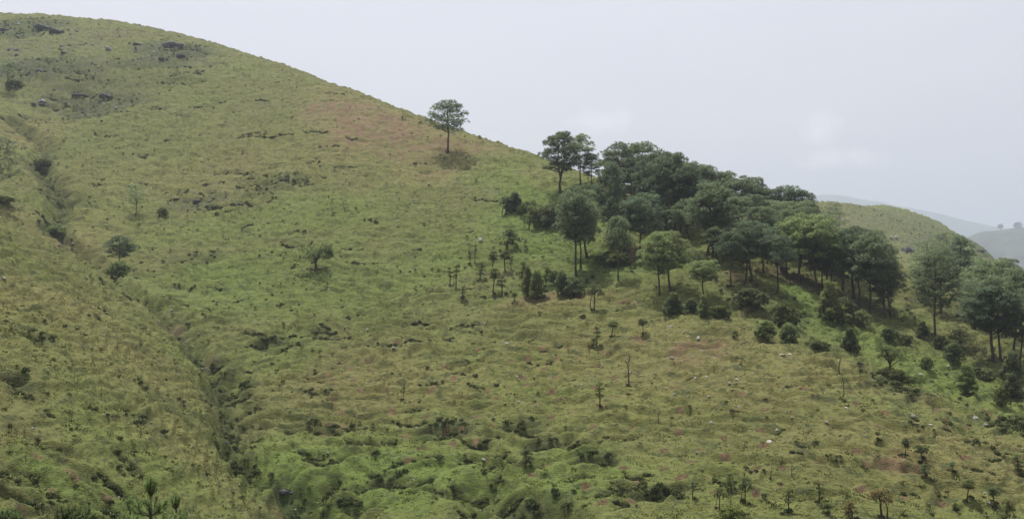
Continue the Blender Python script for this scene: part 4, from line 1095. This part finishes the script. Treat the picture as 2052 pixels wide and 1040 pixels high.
def scatter(name, XY, scl, tint, meshes, sink=0., tilt=.12):
    Zp = height(XY[:, 0], XY[:, 1]) - sink
    n_ = len(XY)
    me = bpy.data.meshes.new(name); me.vertices.add(n_)
    me.vertices.foreach_set('co', np.column_stack([XY, Zp]).astype(np.float32).ravel())
    a = me.attributes.new('scl', 'FLOAT', 'POINT'); a.data.foreach_set('value', scl.astype(np.float32))
    a = me.attributes.new('rot', 'FLOAT_VECTOR', 'POINT')
    rot = np.column_stack([rng.normal(0, tilt, n_), rng.normal(0, tilt, n_), rng.uniform(0, 6.28, n_)]).astype(np.float32)
    a.data.foreach_set('vector', rot.ravel())
    a = me.attributes.new('tint', 'FLOAT_COLOR', 'POINT')
    a.data.foreach_set('color', np.column_stack([np.clip(tint, .004, 1), np.ones(n_)]).astype(np.float32).ravel())
    o = obj(name, me)
    ng = bpy.data.node_groups.new(name + '_scatter', 'GeometryNodeTree')
    ng.interface.new_socket('Geometry', in_out='INPUT', socket_type='NodeSocketGeometry')
    ng.interface.new_socket('Geometry', in_out='OUTPUT', socket_type='NodeSocketGeometry')
    N, L = ng.nodes, ng.links
    gi, go = N.new('NodeGroupInput'), N.new('NodeGroupOutput')
    iop = N.new('GeometryNodeInstanceOnPoints'); iop.inputs['Pick Instance'].default_value = True
    j = N.new('GeometryNodeJoinGeometry')
    for k, mm in enumerate(meshes):
        to = bpy.data.objects.new(name + '_clump', mm)     # template, only referenced by the scatter
        oi = N.new('GeometryNodeObjectInfo'); oi.inputs['Object'].default_value = to; oi.inputs['As Instance'].default_value = True
        L.new(oi.outputs['Geometry'], j.inputs[0])
    def na(nm, t):
        q = N.new('GeometryNodeInputNamedAttribute'); q.data_type = t; q.inputs['Name'].default_value = nm
        return [s for s in q.outputs if s.enabled][0]
    L.new(gi.outputs[0], iop.inputs['Points']); L.new(j.outputs[0], iop.inputs['Instance'])
    L.new(na('scl', 'FLOAT'), iop.inputs['Scale']); 
    e2r = N.new('FunctionNodeEulerToRotation'); L.new(na('rot', 'FLOAT_VECTOR'), e2r.inputs[0]); L.new(e2r.outputs[0], iop.inputs['Rotation'])
    L.new(iop.outputs[0], go.inputs[0])
    md = o.modifiers.new('scatter', 'NODES'); md.node_group = ng
    tag(o, kind='stuff')
    return o
def sample_fan(n_, r0, r1, power=1.6):
    th = rng.uniform(-math.radians(34), math.radians(34), n_)
    q = rng.uniform(0, 1, n_); e = 2 - power
    r = (r0 ** e + q * (r1 ** e - r0 ** e)) ** (1 / e)
    return np.column_stack([r * np.sin(th), r * np.cos(th)])
def mixarr(a, b, t): return a * (1 - t[:, None]) + np.array(b) * t[:, None]
def ground_tint(XY):
    x, y = XY[:, 0], XY[:, 1]
    lush, dry, soil = zmask(x, y, LUSH, .6), zmask(x, y, DRY, .6), zmask(x, y, SOIL)
    c = np.tile(np.array(OLIVE), (len(XY), 1))
    c = mixarr(c, LUSHC, lush); c = mixarr(c, DRYC, dry); 
    c = mixarr(c, (.20, .135, .08), soil * .6)
    k = np.clip(.5 + fbm(x / 2.2, y / 2.2, 71, 3), 0, 1)
    c = mixarr(c, (.175, .158, .058), k ** 2 * .4)
    c = c * (rng.uniform(.62, 1.3, (len(XY), 1)))
    return c, soil
XY = sample_fan(140000, 40, 430, 1.25)
c, soil = ground_tint(XY)
_, ps = feats(XY[:, 0], XY[:, 1], PITS); ps = np.maximum(ps, feats(XY[:, 0], XY[:, 1], FEAT)[1] * .8)
_, gk = gully_dz(XY[:, 0], XY[:, 1])
keep = (rng.uniform(0, 1, len(XY)) > np.maximum(np.maximum(soil * .92, ps * .95), gk * .6))
XY, c = XY[keep], c[keep]
tus = fbm(XY[:, 0] / 1.2, XY[:, 1] / 1.2, 45, 2)
scl = np.clip(.62 + .8 * tus + rng.normal(0, .18, len(XY)), .28, 1.6)
nS = len(XY)
XT = sample_fan(14000, 60, 430, 1.1)
cT, soilT = ground_tint(XT)
fT = np.maximum(feats(XT[:, 0], XT[:, 1], PITS)[1], feats(XT[:, 0], XT[:, 1], FEAT)[1])
kT = (rng.uniform(0, 1, len(XT)) > np.maximum(soilT * .9, fT)) & (fbm(XT[:, 0] / 1.9, XT[:, 1] / 1.4, 46, 2) > -.22)
XT, cT = XT[kT], cT[kT]
tm = [tuft_mesh(200 + i, 16, .13, .42, .07).mesh('grass_clump', M_GRASS) for i in range(4)]
tk = []
for i in range(4):
    R = np.random.RandomState(220 + i); g = Geo()
    a = R.uniform(0, 6.28, 70); q = np.sqrt(R.uniform(0, 1, 70))
    u_ = np.column_stack([np.cos(a) * q, np.sin(a) * q, np.zeros(70)])
    blades(g, u_ * [.20, .17, 0] + [0, 0, -.02], unit(u_ * 1.15 + [0, 0, .75]), 1, .34, .085, .16, R)
    tk.append(g.mesh('grass_tussock', M_GRASS))
scatter('grass', XY, scl, c * 1.12, tm)
scatter('grass_tussocks', XT, np.clip(rng.lognormal(-.9, .3, len(XT)), .25, .8), cT * 1.1, tk, .03)
# scrub on the banks, in the hollows and below the grove
XY = sample_fan(240000, 42, 420, 1.3)
sm = zmask(XY[:, 0], XY[:, 1], SCRUB, .35)
_, gk = gully_dz(XY[:, 0], XY[:, 1])
sm = np.maximum(sm, gk * .35 * (XY[:, 1] < 120))
clump = np.clip(.5 + 1.6 * fbm(XY[:, 0] / 1.6, XY[:, 1] / 1.6, 77, 2), 0, 1)
pr_ = np.where(sm > .05, sm * clump, 0) * np.where(sm > .75, .42, .26) + (.007 + .022 * sstep(95, 150, XY[:, 1])) * (fbm(XY[:, 0] / 6, XY[:, 1] / 6, 78, 2) > .0)
keep = rng.uniform(0, 1, len(XY)) < pr_
XY = XY[keep]; smk = sm[keep]
foot = np.array([(fx + rnd.gauss(0, .22), fy + rnd.gauss(0, .22)) for fx, fy, fw in FEET for _ in range(rnd.choice((1, 2, 3)))])
XY = np.concatenate([XY, foot]); smk = np.concatenate([smk, np.zeros(len(foot))])
led = []
for (cx, cy, hw, L_, D) in LEDGE + FEAT[:3]:
    a = rng.uniform(-1, 1, int(hw * (22 if D > .4 else 9) * (1 + D)))
    led.append(np.column_stack([cx + a * hw, cy + .25 * hw * np.cos(a * 2.2 + cx) - np.abs(rng.normal(.1, .28 * (1 + D), len(a)))]))
for (ax, ay), (bx_, by_), w_ in zip(GULLY[:-2], GULLY[1:-1], GW):
    L_ = math.hypot(bx_ - ax, by_ - ay); t_ = rng.uniform(0, 1, int(L_ * 9))
    t_ = t_[vn(ax / 3 + t_ * L_ / 2.2, ay / 3, 66) > .02]
    led.append(np.column_stack([ax + (bx_ - ax) * t_ + rng.normal(0, .45, len(t_)), ay + (by_ - ay) * t_ + rng.normal(.2, .5, len(t_))]))
led = np.concatenate(led); led = led[vn(led[:, 0] / 1.1, led[:, 1] / 1.1, 88) > -.12]
XY = np.concatenate([XY, led]); smk = np.concatenate([smk, np.zeros(len(led))])
col_ = mixarr(np.tile(np.array([.070, .095, .036]), (len(XY), 1)), (.140, .165, .062), rng.uniform(0, 1, len(XY)) ** 2)
sb = []
NRM = 1
for i in range(3):
    R = np.random.RandomState(300 + i); g = Geo()
    for q in range(5): lobe(g, [R.uniform(-.25, .25), R.uniform(-.25, .25), R.uniform(.08, .32)], .24, .2, 16, R, .2, .085, 4, .5, -.5)
    sb.append(g.mesh('scrub_clump', M_SCRUB))
scatter('scrub', XY, np.where(smk > .15, rng.uniform(.3, .75, len(XY)), rng.uniform(.22, .52, len(XY))), col_, sb)
# small stones too many to count
XY = sample_fan(90000, 45, 420, 1.2)
STN = Z([(1450,740,150,60,.9),(1560,800,160,60,.6),(1350,670,70,22,.6),(1580,900,160,60,.3),(1850,480,140,40,.9),(1750,440,100,30,.5),(400,400,70,18,.5),(360,650,30,30,.8),(420,710,30,20,.8),(590,1028,46,12,1.),(1100,1020,60,14,.6),(160,110,160,60,.25),(730,670,90,20,.4),(1260,770,60,30,.5),(470,880,40,14,.5),(130,495,50,10,.7),(1870,850,60,16,.5),(1000,800,200,160,.06),(1600,600,300,200,.05)])
sm = zmask(XY[:, 0], XY[:, 1], STN, .4) ** 1.3
keep = rng.uniform(0, 1, len(XY)) < sm * .13 + .0012
XY = XY[keep]
gr = rng.uniform(.18, .42, (len(XY), 1)) * np.array([[1., .98, .92]])
XD = sample_fan(60000, 190, 430, 1.2)
zd = zmask(XD[:, 0], XD[:, 1], Z([(80,80,150,50,.9),(350,105,110,26,.9),(180,205,120,28,.9),(1860,480,150,30,1.),(1760,460,110,30,.7),(1930,510,80,20,1.),(400,395,80,14,.6),(530,380,60,10,.5)]), .4)
XD = XD[rng.uniform(0, 1, len(XD)) < zd * .05 * (fbm(XD[:, 0] / 6, XD[:, 1] / 4, 99, 2) > -.05)]
gd = np.where(rng.uniform(0, 1, (len(XD), 1)) < .72, rng.uniform(.05, .12, (len(XD), 1)), rng.uniform(.2, .35, (len(XD), 1))) * np.array([[.98, .95, 1.06]])
sd = np.clip(rng.lognormal(-.1, .45, len(XD)), .35, 2.4)
sk = []
for i in range(3):
    m_ = rock_mesh(160 + i, .5, M_STONE, 1); sk.append(m_)
scatter('loose_stones', np.concatenate([XY, XD]), np.concatenate([np.clip(rng.lognormal(-1.45, .45, len(XY)), .1, .6), sd]), np.concatenate([gr, gd]), sk, .05, .2)

# ------------------------------------------------------------------ trees on the far hill's skyline
for i, (u, w, h, lab) in enumerate([(2004,12,11,'faint tree left on the crest of the blue far hill'),(2040,16,15,'faint round tree right on the crest of the blue far hill')]):
    x = (u - 1026) / F * YA; z = (520 - 462) / F * YA
    e = bpy.data.objects.new('distant_tree', None); COL.objects.link(e); e.location = (x, YA, z - 3)
    for nm, me in TPL['round%d' % (i + 1)][0]:
        o = obj(nm, me, e); s = w / F * YA / TPL['round1'][2]; o.scale = (s, s, (h + 4) / F * YA / 12)
    tag(e, lab, 'tree', 'trees on the far hill')

# ------------------------------------------------------------------ haze
mh = bpy.data.materials.new('haze'); mh.use_nodes = True
n, l = mh.node_tree.nodes, mh.node_tree.links
n.remove(n['Principled BSDF'])
pv = n.new('ShaderNodeVolumePrincipled')
pv.inputs['Color'].default_value = (.62, .685, .80, 1)
pv.inputs['Density'].default_value = .00031
pv.inputs['Anisotropy'].default_value = 0.15
l.new(pv.outputs[0], n['Material Output'].inputs['Volume'])
bx = (-9500, 9500, -9500, 9500, -185, 440)
V = [(bx[i], bx[2 + j], bx[4 + k]) for i in (0, 1) for j in (0, 1) for k in (0, 1)]
me = bpy.data.meshes.new('haze'); me.from_pydata(V, [], [(0,1,3,2),(4,6,7,5),(0,4,5,1),(2,3,7,6),(0,2,6,4),(1,5,7,3)]); me.update(); me.materials.append(mh)
hz = obj('haze', me); tag(hz, kind='stuff')
